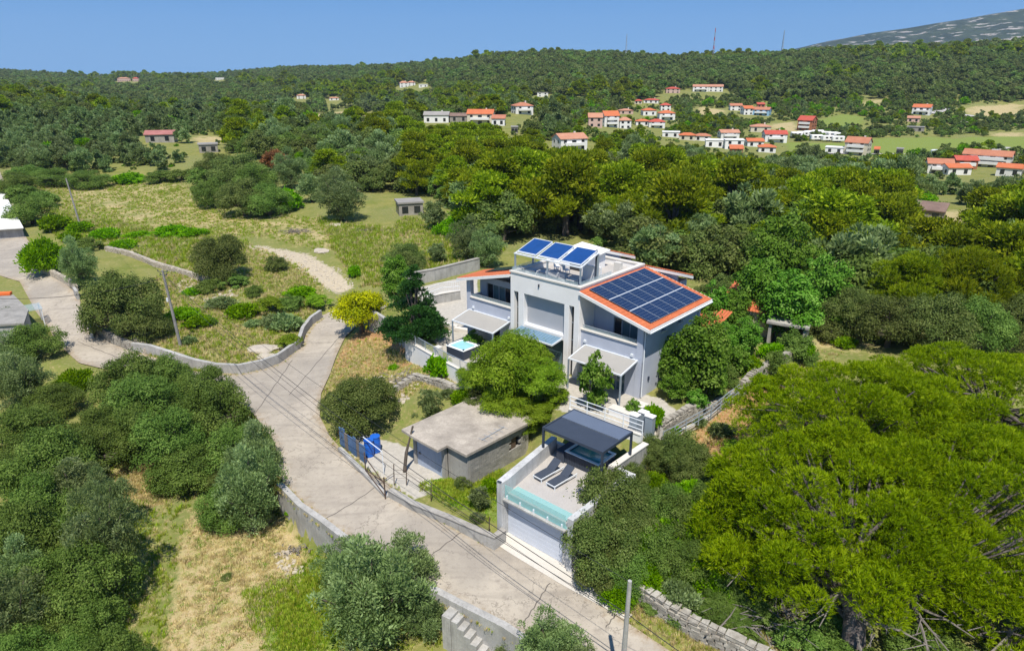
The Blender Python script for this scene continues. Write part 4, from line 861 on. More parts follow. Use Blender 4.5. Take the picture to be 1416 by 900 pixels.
# ================================================================== walls beside the roads
RW = [unp(386, 668, .1), unp(393, 674, .1), unp(415, 697, .1), unp(444, 717, .1), unp(478, 743, .1), unp(530, 776, .1), unp(580, 803, .1), unp(629, 829, .1), unp(697, 863, .1), unp(760, 905, .1)]
wall('road_retaining_wall', RW, .42, .12, -3.2, M['grey_concrete'], 'tall curved concrete retaining wall holding up the road')
CW = [unp(186, 490, .4), unp(210, 493, .4), unp(240, 503, .3), unp(270, 512, .3), unp(300, 517, .3), unp(332, 517, .3), unp(362, 509, .3), unp(384, 500, .3), unp(414, 480, .3), unp(420, 463, .4), unp(431, 449, .4), unp(444, 440, .4)]
wall('curved_kerb_wall', CW, .36, lambda x, y: float(base_h(np.array([x]), np.array([y]))[0]) + .95, -.5, M['grey_concrete'], 'curved grey concrete kerb wall round the grassy bank')
def stone_wall(pts, h, th, label, mat='stone', sz=.34, foot=None, name='dry_stone_wall', seed=1, face=None):
    """a rubble wall: a core and hundreds of uneven stones"""
    rr = random.Random(seed)
    core = wall(name, pts, th * .7, (lambda x, y: g1(x, y) + h * .92), (lambda x, y: g1(x, y) - 2), M[mat], label)
    mb = MB()
    for (x0, y0), (x1, y1) in zip(pts[:-1], pts[1:]):
        L = math.hypot(x1 - x0, y1 - y0); d = Vector((x1 - x0, y1 - y0, 0)) / L; nn = Vector((-d.y, d.x, 0))
        u = 0
        cols = int(L / sz) + 1
        for side in (-1, 1, 0):
            rows = int((h + .5) / (sz * .62)) if side else 1
            for r_ in range(rows):
                u = rr.uniform(-.2, 0)
                while u < L:
                    ln = sz * rr.uniform(.7, 1.7); hh = sz * .62 * rr.uniform(.8, 1.15)
                    c = Vector((x0, y0, 0)) + d * (u + ln / 2); g = g1(c.x, c.y)
                    if side: c += nn * side * th * .42; c.z = g - .45 + (r_ + .5) * sz * .62
                    else: c.z = g + h
                    a, b, e = ln * .48, (th * .16 if side else th * .5), hh * .5; vs = []
                    for sx, sy, sz_ in ((-1, -1, -1), (1, -1, -1), (1, 1, -1), (-1, 1, -1), (-1, -1, 1), (1, -1, 1), (1, 1, 1), (-1, 1, 1)):
                        vs.append(c + d * sx * a * rr.uniform(.75, 1.05) + nn * sy * b * rr.uniform(.7, 1.2) + Vector((0, 0, sz_ * e * rr.uniform(.7, 1.1))))
                    mb.hexa(vs); u += ln * 1.03
    mb.build('stones', M[mat], core, kind='stuff')
    return core
stone_wall([unp(134, 462, .6), unp(160, 477, .6), unp(186, 488, .5)], .8, .45, 'rubble stone wall below the big dark oak beside the lane', seed=3)
stone_wall([unp(38, 376, 1.0), unp(70, 388, .9), unp(102, 406, .8), unp(108, 412, .8)], .8, .4, 'rubble stone wall between lane and bright green bush', 'pale_stone', seed=5)
stone_wall([unp(148, 346, 2.2), unp(180, 352, 2.2), unp(215, 366, 2.1), unp(262, 380, 2.0), unp(300, 392, 2.0)], .6, .5, 'long pale field wall behind the leaning pole', 'pale_stone', seed=7)
stone_wall([unp(905, 606, 2.6), unp(950, 578, 2.8), unp(985, 560, 3), unp(1022, 538, 3.2)], .75, .5, 'dry stone wall under the grey railing right of the villa', seed=11)
stone_wall([unp(1025, 535, 3.2), unp(1060, 515, 3.3), unp(1085, 500, 3.4), unp(1112, 484, 3.5)], .8, .5, 'stone wall beside the brown bare soil patch', seed=13)
stone_wall([unp(880, 822, .3), unp(915, 845, .3), unp(960, 868, .3), unp(1010, 890, .3), unp(1090, 930, .3)], .95, .55, 'rough stone wall below the big pine at the road edge', seed=17)
stone_wall([unp(545, 545, 1.2), unp(575, 532, 1.3), unp(600, 545, 1.2), unp(640, 562, 1.2)], .5, .5, 'crumbling stone wall above the shed roof', seed=19)
stone_wall([unp(205, 490, .6), unp(196, 482, .7), unp(186, 474, .9)], .5, .6, 'heap of wall stones beside the foot of the pole', 'pale_stone', seed=23)
RR = [unp(918, 592, 3.6), unp(950, 574, 3.8), unp(985, 556, 4), unp(1022, 532, 4.0)]
rail(RR, lambda x, y: g1(x, y) + .75, 1.0, 'grey horizontal railing climbing along the stone wall', M['grey_metal'], 3, step=1.5)
wall('garden_kerb', [(q[0] - .3, q[1] + .35) for q in RR], .3, lambda x, y: g1(x, y) + .5, 2, M['coping'], 'pale kerb beside the grey horizontal railing')
# concrete stairs going down through the retaining wall
t = empty('stairs', unp(640, 850, -.6) + (-2.6,), R(-30), 'short concrete stairs down from the road', 'stairs')
for i in range(7): B(-.2 + i * .4, .2 + i * .4, -.85, .1, 0, 2.2 - i * .32).build('step', M['grey_concrete'], t, bev=.01)
B(-.75, -.21, -.9, .1, 0, 2.35).build('landing', M['grey_concrete'], t)
# old pieces: ruin at right of house
for nm_, px, py, w_, d_, h_, mt, rf_, lab in (('ruined_shed', 1088, 476, 3.2, 2.6, 2.4, 'concrete', 'grey_roof', 'small grey concrete shelter with open front behind the fig tree'),):
    x, y = unp(px, py, 3.5); t = empty(nm_, (x, y, 3.3), R(-30), lab, 'shelter')
    mb = MB(); mb.box(-w_ / 2, -w_ / 2 + .25, -d_ / 2, d_ / 2, 0, h_); mb.box(w_ / 2 - .25, w_ / 2, -d_ / 2, d_ / 2, 0, h_); mb.box(-w_ / 2 + .25, w_ / 2 - .25, d_ / 2 - .25, d_ / 2, 0, h_); mb.build('wall', M[mt], t)
    B(-w_ / 2 - .2, w_ / 2 + .2, -d_ / 2 - .2, d_ / 2 + .2, h_ + .003, h_ + .2).build('roof', M['concrete'], t)
x, y = unp(1045, 462, 3.5); t = empty('outbuilding', (x, y, 3.3), R(-36), 'low outbuilding with red tiled roof behind the fig trees', 'outbuilding')
B(-3.5, 3.0, 0, 4, 0, 2.4).build('wall', M['pale_stone'], t); tl = MB()
for i in range(24):
    for r_ in range(8): x0 = -3.9 + i * .3; tl.add([(x0, -.4 + r_ * .6, 2.5 + r_ * .17), (x0 + .15, -.4 + r_ * .6, 2.58 + r_ * .17), (x0 + .29, -.4 + r_ * .6, 2.5 + r_ * .17), (x0, .25 + r_ * .6, 2.68 + r_ * .17), (x0 + .15, .25 + r_ * .6, 2.74 + r_ * .17), (x0 + .29, .25 + r_ * .6, 2.68 + r_ * .17)], [(0, 1, 4, 3), (1, 2, 5, 4), (0, 2, 1)])
tl.build('roof_tiles', M['tile'], t, kind='stuff')
x, y = unp(965, 462, 4.2); t = empty('tiled_roof_annex', (x, y, 3.3), HR, 'small annex with orange tiles glimpsed through the fig leaves', 'annex')
B(-2, 2, -1.5, 1.5, 0, 2.1).build('wall', M['pale_stone'], t); tl = MB()
for i in range(15):
    for r_ in range(6): x0 = -2.2 + i * .3; tl.add([(x0, -1.8 + r_ * .6, 2.2 + r_ * .15), (x0 + .15, -1.8 + r_ * .6, 2.29 + r_ * .15), (x0 + .29, -1.8 + r_ * .6, 2.2 + r_ * .15), (x0, -1.15 + r_ * .6, 2.37 + r_ * .15), (x0 + .15, -1.15 + r_ * .6, 2.44 + r_ * .15), (x0 + .29, -1.15 + r_ * .6, 2.37 + r_ * .15)], [(0, 1, 4, 3), (1, 2, 5, 4), (0, 2, 1)])
tl.build('roof_tiles', M['tile'], t, kind='stuff')

# ================================================================== buildings at the left edge
def flat_block(name, poly, z0, z1, mat, label, roof=None):
    t = empty(name, (poly[0][0], poly[0][1], z0), 0, label, 'building'); P_ = [(x - poly[0][0], y - poly[0][1]) for x, y in poly]
    MB().prism(P_, 0, z1 - z0).build('wall', mat, t)
    cx = sum(q[0] for q in P_) / len(P_); cy = sum(q[1] for q in P_) / len(P_)
    MB().prism([(cx + (x - cx) * 1.03, cy + (y - cy) * 1.03) for x, y in P_], z1 - z0 + .004, z1 - z0 + .2).build('roof', roof or M['white'], t)
    return t
flat_block('white_flat_building', [unp(-60, 262, 3), unp(4, 268, 3), unp(32, 320, 3), unp(-60, 326, 3)], 0.5, 3.6, M['grey_concrete'], 'low building with white flat roof at the left edge')
t = flat_block('grey_house', [unp(-50, 412, 3.2), unp(18, 408, 3.2), unp(38, 428, 3.2), unp(32, 446, 3.2), unp(-60, 452, 3.2)], 0.2, 3.0, M['grey_concrete'], 'grey flat-roofed house at the left edge beside the lane', M['block'])
x, y = unp(8, 408, 3.2); tag(B(-.9, .6, -.3, .3, 0, .35).build('orange_cover', M['orange_cloth'], None, (x, y, 3.21), .2, bev=.05), 'orange cloth lying on the grey flat roof', 'cloth')
t = empty('white_porch', unp(44, 428, 2.5) + (.5,), R(-50), 'small white porch frame standing beside the lane', 'porch')
for x in (-1.2, 1.1):
    for y in (-.8, .7): B(x, x + .1, y, y + .1, 0, 2.2).build('post', M['white_metal'], t)
B(-1.3, 1.3, -.9, .9, 2.2, 2.3).build('roof', M['rail_glass'], t)
tag(wall('white_lane_wall', [unp(122, 440, .8), unp(124, 455, .8), unp(128, 470, .6)], .3, 1.9, 0, M['white'], 'short white wall below the oak beside the lane'))
tag(wall('dark_gate_post', [unp(106, 414, 1), unp(110, 420, 1)], .3, 2.6, 0, M['grey_concrete'], 'dark concrete gate post where the lane narrows', 'post'))

# ================================================================== poles and cables
def pole(px, py, gz, top, r, label, lean=(0, 0), mat='pole_wood', arms=True, kind_='utility_pole'):
    x, y = unp(px, py, gz); t = empty(kind_, (x, y, gz), 0, label, 'utility pole')
    H = top - gz; tp = Vector((lean[0], lean[1], H))
    MB().tube([(0, 0, -.5), tp], [r, r * .62], 10).build('shaft', M[mat], t)
    if arms:
        for z, L in ((H - .15, .5), (H - .5, .35)):
            c = tp * (z / H); MB().tube([c + Vector((-L, .1, 0)), c + Vector((L, -.1, 0))], .035, 5).build('crossarm', M['dark_metal'], t)
            for s in (-1, 1): MB().tube([c + Vector((s * L, -s * .1, .02)), c + Vector((s * L, -s * .1, .18))], .045, 6).build('insulator', M['dark_fabric'], t)
        MB().tube([tp * .62 + Vector((-.16, -.1, -.15)), tp * .62 + Vector((-.16, -.1, .2))], .1, 8).build('junction_box', M['white_metal'], t)
        for k in (.72, .55, .8): c = tp * k; MB().tube([c, c + Vector((.35, -.05, .05))], .02, 5).build('bracket', M['dark_metal'], t)
    return Vector((x, y, gz)) + tp
T2 = pole(250, 478, .9, 9.0, .17, 'tall weathered pole with cross arms on the grassy bank', (-.2, -.5))
T1 = pole(113, 318, 1.9, 10.5, .17, 'weathered pole standing at the edge of the dry field', (-.9, .3), arms=False)
T4 = pole(858, 958, -.2, 6.3, .15, 'grey concrete pole at the roadside bottom right', (.05, 0), 'grey_concrete', arms=False)
def cable(a, b, sag, label, r=.012, n=22):
    a, b = Vector(a), Vector(b)
    pts = [a.lerp(b, i / n) - Vector((0, 0, 4 * sag * (i / n) * (1 - i / n))) for i in range(n + 1)]
    o = MB().tube([p_ - a for p_ in pts], r, 5).build('overhead_cable', M['wire'], None, a); tag(o, label, 'cable', 'overhead cables along the road')
V3 = Vector
cable(T2 + V3((.5, 0, 0)), T4 + V3((.2, 0, -.2)), 1.1, 'topmost thin cable sagging from pole to pole across the road')
cable(T2 + V3((.1, 0, -.5)), T4 + V3((.1, 0, -1.9)), 1.2, 'thick cable below it sagging across the road', .02)
cable(T2 + V3((-.4, 0, -.5)), T4 + V3((-.1, 0, -2.0)), 1.9, 'lowest slack cable over the middle of the road', .015)
cable(T2 + V3((.3, 0, -.9)), T4 + V3((0, 0, -2.3)), 1.3, 'second thin cable over the middle of the road', .013)
cable(T4 + V3((.1, 0, -1.9)), (15, 15, 3.6), .3, 'thick cable leaving the roadside pole to the lower right', .02)
cable(T4 + V3((0, 0, -.2)), (17, 16, 5.4), .3, 'thin cable leaving the top of the roadside pole', .012)
cable(T2 + V3((-.5, 0, 0)), T1, .9, 'cable from the bank pole to the pole by the dry field')
cable(T2 + V3((-.4, 0, -.9)), unp(0, 413, 5.5) + (5.5,), .6, 'cable crossing the lane to the grey house', .025)
cable(T1, (-120, 150, 10), 1.2, 'cable leaving the dry field pole towards the upper left')
# wooden ladder-like bits, rocks, brush heaps
def rock(px, py, s, label, z=None, mat='pale_stone', flat=.5, seed=0):
    r = hit(px, py); rr = random.Random(seed); t = bmesh_rock(s, flat, rr)
    o = link('rock', t, None, (r[0], r[1], r[2] + s * flat * .25)); o.data.materials.append(M[mat]); tag(o, label, 'rock')
import bmesh
def bmesh_rock(s, flat, rr):
    bm = bmesh.new(); bmesh.ops.create_icosphere(bm, subdivisions=2, radius=s)
    for v in bm.verts: v.co *= rr.uniform(.78, 1.12); v.co.z *= flat; v.co.x *= 1.25
    me = bpy.data.meshes.new('rock'); bm.to_mesh(me); bm.free(); return me
rock(360, 484, 1.2, 'flat pale boulder on the grassy bank by the kerb, left piece', flat=.3, seed=2); rock(368, 494, .9, 'flat pale boulder lowest on the bank near the kerb', flat=.3, seed=3)
rock(378, 482, .8, 'small pale boulder right of the flat ones', flat=.35, seed=4)
rock(444, 348, 1.0, 'pale rock lying in the dry field near the stony track', flat=.4, seed=5); rock(462, 312, 1.3, 'flat grey slab lying in the field before the olives', flat=.2, seed=6)
rock(445, 350, .5, 'small stone beside the pale rock in the field', flat=.5, seed=8)
def heap(px, py, n, L, rad, label, mat='dead_wood', name='brush_heap', seed=1, h=.5):
    r = hit(px, py); rr = random.Random(seed); mb = MB()
    for _ in range(n):
        a = rr.uniform(0, 6.3); c = Vector((rr.gauss(0, rad), rr.gauss(0, rad * .6), abs(rr.gauss(0, h * .5)) + .05)); d = Vector((math.cos(a), math.sin(a), rr.uniform(-.25, .35))) * L * rr.uniform(.4, 1)
        m1 = c + d * .5 + Vector((rr.uniform(-.1, .1), rr.uniform(-.1, .1), rr.uniform(0, .15)))
        mb.tube([c, m1, c + d + Vector((rr.uniform(-.2, .2), rr.uniform(-.2, .2), 0))], [.045, .035, .015], 4)
    o = mb.build(name, M[mat], None, (r[0], r[1], r[2])); tag(o, label, 'brush heap')
heap(408, 322, 60, 1.6, .9, 'heap of dry branches in the field', seed=2)
heap(1130, 452, 90, 1.8, 1.5, 'heap of pale dead branches behind the big fig tree', seed=3)
heap(1070, 860, 120, 2.0, 1.3, 'tangle of dead branches on the wall below the big pine', seed=4)
heap(500, 262 + 60, 40, 1.0, .6, 'small heap of twigs in the field beside the hut', seed=6)
heap(555, 528, 40, 1.2, .9, 'dry prunings scattered on the bank above the shed', seed=9)
heap(407, 762, 25, .5, .5, 'small pile of twigs in the straw field', seed=12, h=.2)
def stones(poly_px, n, s0, s1, label, name, mat='pale_stone', seed=1):
    rr = random.Random(seed); P_ = [hp(*q) for q in poly_px]; xs_ = [q[0] for q in P_]; ys_ = [q[1] for q in P_]; pts = []
    while len(pts) < n:
        c = np.array([[rr.uniform(min(xs_), max(xs_)), rr.uniform(min(ys_), max(ys_))] for _ in range(n * 3)]); d = sdist(P_, c[:, 0], c[:, 1]); pts += [tuple(q) for q in c[d < 0]]
    pts = pts[:n]; g = gh(np.array([q[0] for q in pts]), np.array([q[1] for q in pts])); mb = MB()
    for (x, y), z in zip(pts, g):
        s = rr.uniform(s0, s1); vs = [(x + sx * s * rr.uniform(.5, 1.2), y + sy * s * rr.uniform(.5, 1.2), z + sz * s * rr.uniform(.3, .7)) for sx, sy, sz in ((-1, -1, -1), (1, -1, -1), (1, 1, -1), (-1, 1, -1), (-.7, -.7, 1), (.7, -.7, 1), (.7, .7, 1), (-.7, .7, 1))]
        mb.hexa(vs)
    tag(mb.build(name, M[mat]), label, kind='stuff')
stones([(338, 338), (385, 343), (430, 352), (470, 372), (492, 395), (470, 408), (445, 398), (415, 378), (370, 362), (340, 352)], 700, .04, .16, 'pale loose stones of the track climbing from the road', 'track_stones')
stones([(375, 765), (400, 762), (420, 790), (395, 800)], 70, .06, .2, 'loose stones in the field below the retaining wall', 'field_stones', seed=4)
stones([(505, 522), (560, 515), (580, 530), (560, 560), (500, 545)], 150, .06, .22, 'rubble on the bank above the shed', 'bank_rubble', seed=5)
stones([(255, 385), (300, 392), (330, 410), (280, 420), (240, 400)], 200, .1, .35, 'grey rubble beside the bank pole', 'wall_rubble', seed=7)
stones([(880, 800), (930, 820), (1000, 850), (1100, 900), (1050, 905), (900, 850)], 260, .06, .28, 'rubble along the foot of the stone wall', 'roadside_rubble', seed=8, mat='stone')
# ================================================================== houses of the village
HOUSES = []                                            # x0, x1, top, base in the photograph, for keeping trees off them
_wm = {}
def win_mesh(w_, h_):
    k = (round(w_, 1), round(h_, 1))
    if k not in _wm: _wm[k] = B(-k[0] / 2, k[0] / 2, -.04, .02, 0, k[1]).mesh('window', M['dark_window'])
    return _wm[k]
def far_house(x0, x1, yt, yb, wallm, roofm, label, rot=0.0, kind='gable', storeys=2, name='village_house', depth=.8, balc=False, nw=None, cat='house', chim=True):
    if roofm is M['tile'] and _hr.random() < .5: roofm = M[_hr.choice(['tile_old', 'tile_old', 'tile_pale'])]
    cx = (x0 + x1) / 2; r = hit(cx, yb)
    if r is None: return
    X, Y, Z, zc = r; Wd = (x1 - x0) / F * zc; HOUSES.append((x0, x1, yt, yb, zc))
    Ht = (yb - yt) / F * zc / math.cos(PIT - (CY - yb) / F) * .95
    W = Wd / (abs(math.cos(rot)) + depth * abs(math.sin(rot)) * .9); D = max(W * depth, 4)
    wallh = Ht * (.74 if kind != 'flat' else .84); wallh = max(wallh, 2.4); rh = max(Ht - wallh, .9)
    if kind != 'flat': rh = min(rh, W * .42)
    face = math.atan2(-X, Y)
    t = empty(name, (X, Y + D * .35, Z - .3), face + rot, label, cat)
    wb = MB().box(-W / 2, W / 2, -D / 2, D / 2, -2, wallh)
    if kind == 'gable':
        wb.add([(-W / 2, -D / 2, wallh), (-W / 2, D / 2, wallh), (-W / 2, 0, wallh + rh), (W / 2, -D / 2, wallh), (W / 2, D / 2, wallh), (W / 2, 0, wallh + rh)], [(0, 2, 1), (3, 4, 5)])
    wb.build('wall', wallm, t)
    o = .3
    if kind == 'gable':
        k = rh / (D / 2); e = wallh - o * k
        for s in (-1, 1):
            q = [(-W / 2 - o, s * (D / 2 + o), e), (W / 2 + o, s * (D / 2 + o), e), (W / 2 + o, 0, wallh + rh), (-W / 2 - o, 0, wallh + rh)]; q2 = [(a, b, c + .18) for a, b, c in q]
            p_ = q + q2 if s < 0 else [q[1], q[0], q[3], q[2], q2[1], q2[0], q2[3], q2[2]]
            MB().hexa(p_).build('roof', roofm, t)
    elif kind == 'hip':
        rr = max(W / 2 - D / 2, W * .12); a, b = W / 2 + o, D / 2 + o
        MB().add([(-a, -b, wallh), (a, -b, wallh), (a, b, wallh), (-a, b, wallh), (-rr, 0, wallh + rh), (rr, 0, wallh + rh), (-a, -b, wallh - .15), (a, -b, wallh - .15), (a, b, wallh - .15), (-a, b, wallh - .15)],
                 [(0, 1, 5, 4), (1, 2, 5), (2, 3, 4, 5), (3, 0, 4), (0, 6, 7, 1), (1, 7, 8, 2), (2, 8, 9, 3), (3, 9, 6, 0), (9, 8, 7, 6)]).build('roof', roofm, t)
    elif kind == 'shed':
        MB().hexa([(-W / 2 - o, -D / 2 - o, wallh - .1), (W / 2 + o, -D / 2 - o, wallh - .1), (W / 2 + o, D / 2 + o, wallh + rh), (-W / 2 - o, D / 2 + o, wallh + rh), (-W / 2 - o, -D / 2 - o, wallh + .1), (W / 2 + o, -D / 2 - o, wallh + .1), (W / 2 + o, D / 2 + o, wallh + rh + .2), (-W / 2 - o, D / 2 + o, wallh + rh + .2)]).build('roof', roofm, t)
    else:
        B(-W / 2 - .2, W / 2 + .2, -D / 2 - .2, D / 2 + .2, wallh + .004, wallh + .3).build('roof', roofm, t)
    if chim and kind in ('gable', 'hip') and W > 8: B(W * .18, W * .18 + .6, .3, .9, wallh + rh * .4, wallh + rh + .6).build('chimney', M['coping'], t)
    n = nw if nw is not None else max(2, int(W / 3.2)); st_h = wallh / storeys
    for s in range(storeys):
        for i in range(n):
            w_, h_ = 1.1, min(1.4, st_h * .5); x = -W / 2 + W * (i + .5) / n
            if balc and 0 < i < n - 1: h_ = min(2.1, st_h * .72); w_ = 1.6
            link('window', win_mesh(w_, h_), t, (x, -D / 2 - .02, s * st_h + (.1 if balc and 0 < i < n - 1 else .9) * min(1, st_h / 3)), (0, 0, 0))
        for sd in (-1, 1):
            if abs(rot) > .12 and sd * rot > 0 or abs(rot) <= .12: 
                for yy in (-.22, .22): link('window', win_mesh(.9, min(1.3, st_h * .45)), t, (-sd * (W / 2 + .02), yy * D, s * st_h + .9 * min(1, st_h / 3)), (0, 0, R(90)))
        if balc and s > 0: B(-W * .36, W * .36, -D / 2 - 1.2, -D / 2 - .001, s * st_h - .1, s * st_h + .85).build('balcony', M['far_white'], t)
    return t
FW, TL, TP, TRD = M['far_white'], M['tile'], M['tile_pale'], M['tile_red']
_hr = random.Random(12)
HL = [
 (764, 812, 184, 208, FW, TL, 'white gabled house with orange roof standing alone above the pine wood', .45, 'gable', 2, .75),
 (586, 622, 154, 170, FW, M['grey_roof'], 'long white house with grey roof, leftmost of the row behind the wood', -.15, 'gable', 1, .5),
 (622, 648, 156, 169, M['far_stone'], M['brown_roof'], 'old stone house with brown roof in the row behind the wood', -.12, 'gable', 1, .5),
 (646, 684, 151, 172, M['cream'], TL, 'cream two-storey house with orange roof at the middle of the row', -.15, 'gable', 2, .6),
 (680, 699, 159, 174, FW, TL, 'small white annex with orange roof at the right end of the row', -.1, 'shed', 1, .7),
 (707, 737, 141, 158, FW, TL, 'white house with orange roofs half hidden by trees above the row', .35, 'hip', 2, .8),
 (707, 716, 176, 184, M['far_stone'], M['grey_roof'], 'small grey stone shed under the white alone house', 0, 'flat', 1, .8),
 (813, 833, 156, 176, M['pinkish'], TL, 'pink tall house with orange roof, left of the pink terrace', .1, 'gable', 2, .7),
 (831, 856, 153, 176, FW, TL, 'tall white house with long orange roof amid the pink terrace', .4, 'gable', 3, .7),
 (854, 873, 161, 178, FW, TP, 'pale house with faded roof at the right of the pink terrace', .3, 'hip', 2, .8),
 (855, 876, 150, 158, M['pinkish'], TP, 'low pink house with pale orange roof above the pink terrace', .2, 'hip', 1, .8),
 (887, 908, 149, 160, FW, TL, 'white house with bright hipped orange roof among gardens', .25, 'hip', 1, .8),
 (878, 888, 138, 144, M['cream'], TRD, 'tiny cream house with red roof on the wooded slope', 0, 'hip', 1, .8),
 (891, 912, 136, 143, FW, TRD, 'low white house with long red roof on the wooded slope', -.1, 'hip', 1, .6),
 (913, 928, 142, 153, FW, TRD, 'white two-storey house with small red roof on the slope', .15, 'hip', 2, .8),
 (910, 934, 152, 166, FW, TL, 'broad white house with balconies directly below the small red roof', .2, 'hip', 2, .8),
 (879, 899, 164, 174, FW, TL, 'white house with flat orange roof below the hipped one', .1, 'hip', 1, .7),
 (897, 920, 164, 177, FW, TRD, 'white house with pale balcony beside the flat orange roof', .1, 'hip', 2, .7),
 (917, 940, 183, 190, FW, M['white'], 'long low building with white roof behind the pine tops', 0, 'flat', 1, .4),
 (940, 962, 185, 194, M['cream'], TL, 'long orange-roofed house half hidden, left one of two', 0, 'hip', 1, .6),
 (961, 983, 187, 195, FW, TL, 'long orange-roofed house half hidden, right one of two', 0, 'hip', 1, .6),
 (921, 941, 120, 129, M['pinkish'], TRD, 'pinkish villa with red roof high on the wooded hill', .1, 'hip', 2, .8),
 (959, 980, 117, 127, FW, TP, 'left half of the long white terrace on the hillside', 0, 'shed', 2, .5),
 (981, 1000, 117, 127, FW, TP, 'right half of the long white terrace on the hillside', 0, 'shed', 2, .5),
 (1009, 1027, 143, 153, FW, TL, 'white house with orange roof left of the blue house', .2, 'gable', 2, .8),
 (1025, 1042, 146, 159, FW, TL, 'white gabled house with orange roof before the blue house', .5, 'gable', 2, .8),
 (1043, 1067, 148, 160, M['cyan'], TL, 'sky blue house with orange roof at the valley edge', -.2, 'gable', 2, .7),
 (1047, 1058, 142, 149, M['brick'], TRD, 'dark brick house behind the sky blue house', .2, 'shed', 1, .8),
 (1039, 1067, 171, 183, M['cream'], TP, 'wide house with pale terracotta roof above the red-roofed house', .1, 'hip', 1, .8),
 (1056, 1089, 180, 197, FW, TRD, 'big white house with red roof and dark roof panels', .25, 'gable', 2, .7),
 (994, 1023, 179, 192, FW, TL, 'white house with orange gable roof behind the modern blocks', .3, 'gable', 2, .7),
 (976, 1003, 191, 204, M['white'], M['white'], 'modern flat-roofed white block with wide windows, left one', .1, 'flat', 1, .6),
 (1002, 1029, 190, 207, M['white'], M['white'], 'modern flat-roofed white block, taller right one', .15, 'flat', 2, .7),
 (1031, 1057, 191, 203, FW, TL, 'house with steep orange roof right of the modern blocks', .3, 'gable', 1, .8),
 (1050, 1074, 201, 211, FW, TL, 'house showing mostly bright orange roof nearest the wood', .1, 'hip', 1, .9),
 (1010, 1028, 205, 214, M['brick'], TL, 'small brick red house below the modern blocks', .1, 'shed', 1, .8),
 (1105, 1129, 160, 181, M['brick'], TRD, 'unfinished red brick house with grey ground floor', -.4, 'gable', 3, .8),
 (1171, 1204, 189, 215, M['cream'], TL, 'large cream house with two balconies beside the green meadow', -.3, 'gable', 3, .6),
 (1144, 1168, 205, 212, FW, M['white'], 'low white garage beside the large cream house', -.1, 'flat', 1, .5),
 (1211, 1217, 208, 214, M['cream'], TL, 'tiny yellow hut right of the large cream house', 0, 'gable', 1, .9),
 (1242, 1250, 209, 214, M['far_stone'], M['grey_roof'], 'grey stone ruin at the meadow edge', 0, 'flat', 1, .9),
 (1265, 1289, 144, 159, FW, TL, 'white house with orange roof standing high above the terraced fields', -.15, 'gable', 2, .7),
 (1257, 1272, 163, 169, M['pinkish'], TP, 'low pink-walled hut with pale roof on the terraces', 0, 'shed', 1, .5),
 (1257, 1278, 175, 182, M['far_stone'], M['grey_roof'], 'long grey shed among the terraced plots', 0, 'flat', 1, .4),
 (1284, 1318, 219, 240, FW, TL, 'white house with orange roof and dark arcade, leftmost of the right group', .2, 'gable', 2, .7),
 (1306, 1343, 226, 242, FW, TL, 'white gabled house with orange roof in the middle of the right group', .55, 'gable', 1, .7),
 (1320, 1352, 215, 234, M['brick'], TRD, 'brick red house with red roof behind the white gabled house', .35, 'gable', 2, .8),
 (1338, 1397, 207, 231, FW, TL, 'long white apartment house with orange roof and outside stair', -.15, 'gable', 3, .35),
 (1385, 1416, 226, 244, FW, TL, 'white house with large plain orange roof at the right edge', -.1, 'gable', 1, .8),
 (200, 240, 180, 197, M['concrete'], M['pink_roof'], 'grey shed with faded pink tin roof above the olive grove', -.2, 'gable', 1, .7),
 (274, 298, 204, 211, M['far_stone'], M['grey_roof'], 'low tin-roofed shelter right of the pink-roofed shed', 0, 'flat', 1, .5),
 (547, 583, 283, 297, M['far_stone'], M['grey_roof'], 'half collapsed stone hut at the edge of the field', .15, 'flat', 1, .7),
 (1270, 1308, 292, 306, M['far_stone'], M['brown_roof'], 'stone shed with brown roof in the small clearing on the right', -.1, 'shed', 1, .5),
 (877, 900, 75, 82, M['cream'], TP, 'lone cream house on the crest of the hill', 0, 'hip', 1, .5),
 (552, 564, 112, 121, FW, TP, 'white house with pink roof on the far left slope, left one', .1, 'hip', 2, .7),
 (563, 574, 112, 119, FW, TP, 'white house with pink roof on the far left slope, right one', .1, 'hip', 2, .7),
 (579, 591, 116, 121, FW, M['white'], 'low white building right of the far slope houses', 0, 'flat', 1, .5),
 (410, 422, 130, 137, FW, TP, 'lone white house in the dark far forest on the left', 0, 'hip', 2, .7),
 (743, 758, 127, 134, FW, M['grey_roof'], 'grey and white house alone on the wooded slope above the orange roof', 0, 'flat', 2, .6),
 (162, 178, 107, 113, M['pinkish'], TP, 'pink house on the far left ridge, the largest there', 0, 'hip', 1, .6),
 (183, 191, 107, 113, M['pinkish'], TRD, 'small red house on the far left ridge right of the pink one', 0, 'hip', 1, .8),
 (298, 309, 107, 111, FW, M['white'], 'white building on the far ridge above the valley', 0, 'flat', 1, .5),
 (455, 468, 134, 139, FW, TP, 'small pale house at the foot of the far slope', 0, 'hip', 1, .6),
]
for h in HL:
    bal = h[9] >= 2 and (h[1] - h[0]) > 20 and h[8] != 'flat'
    far_house(h[0], h[1], h[2], h[3], h[4], h[5], h[6], h[7], h[8], h[9], depth=h[10], balc=bal, name='shed' if 'shed' in h[6] or 'hut' in h[6] or 'shelter' in h[6] else 'village_house', cat='shed' if 'shed' in h[6] or 'hut' in h[6] or 'shelter' in h[6] or 'ruin' in h[6] else 'house')
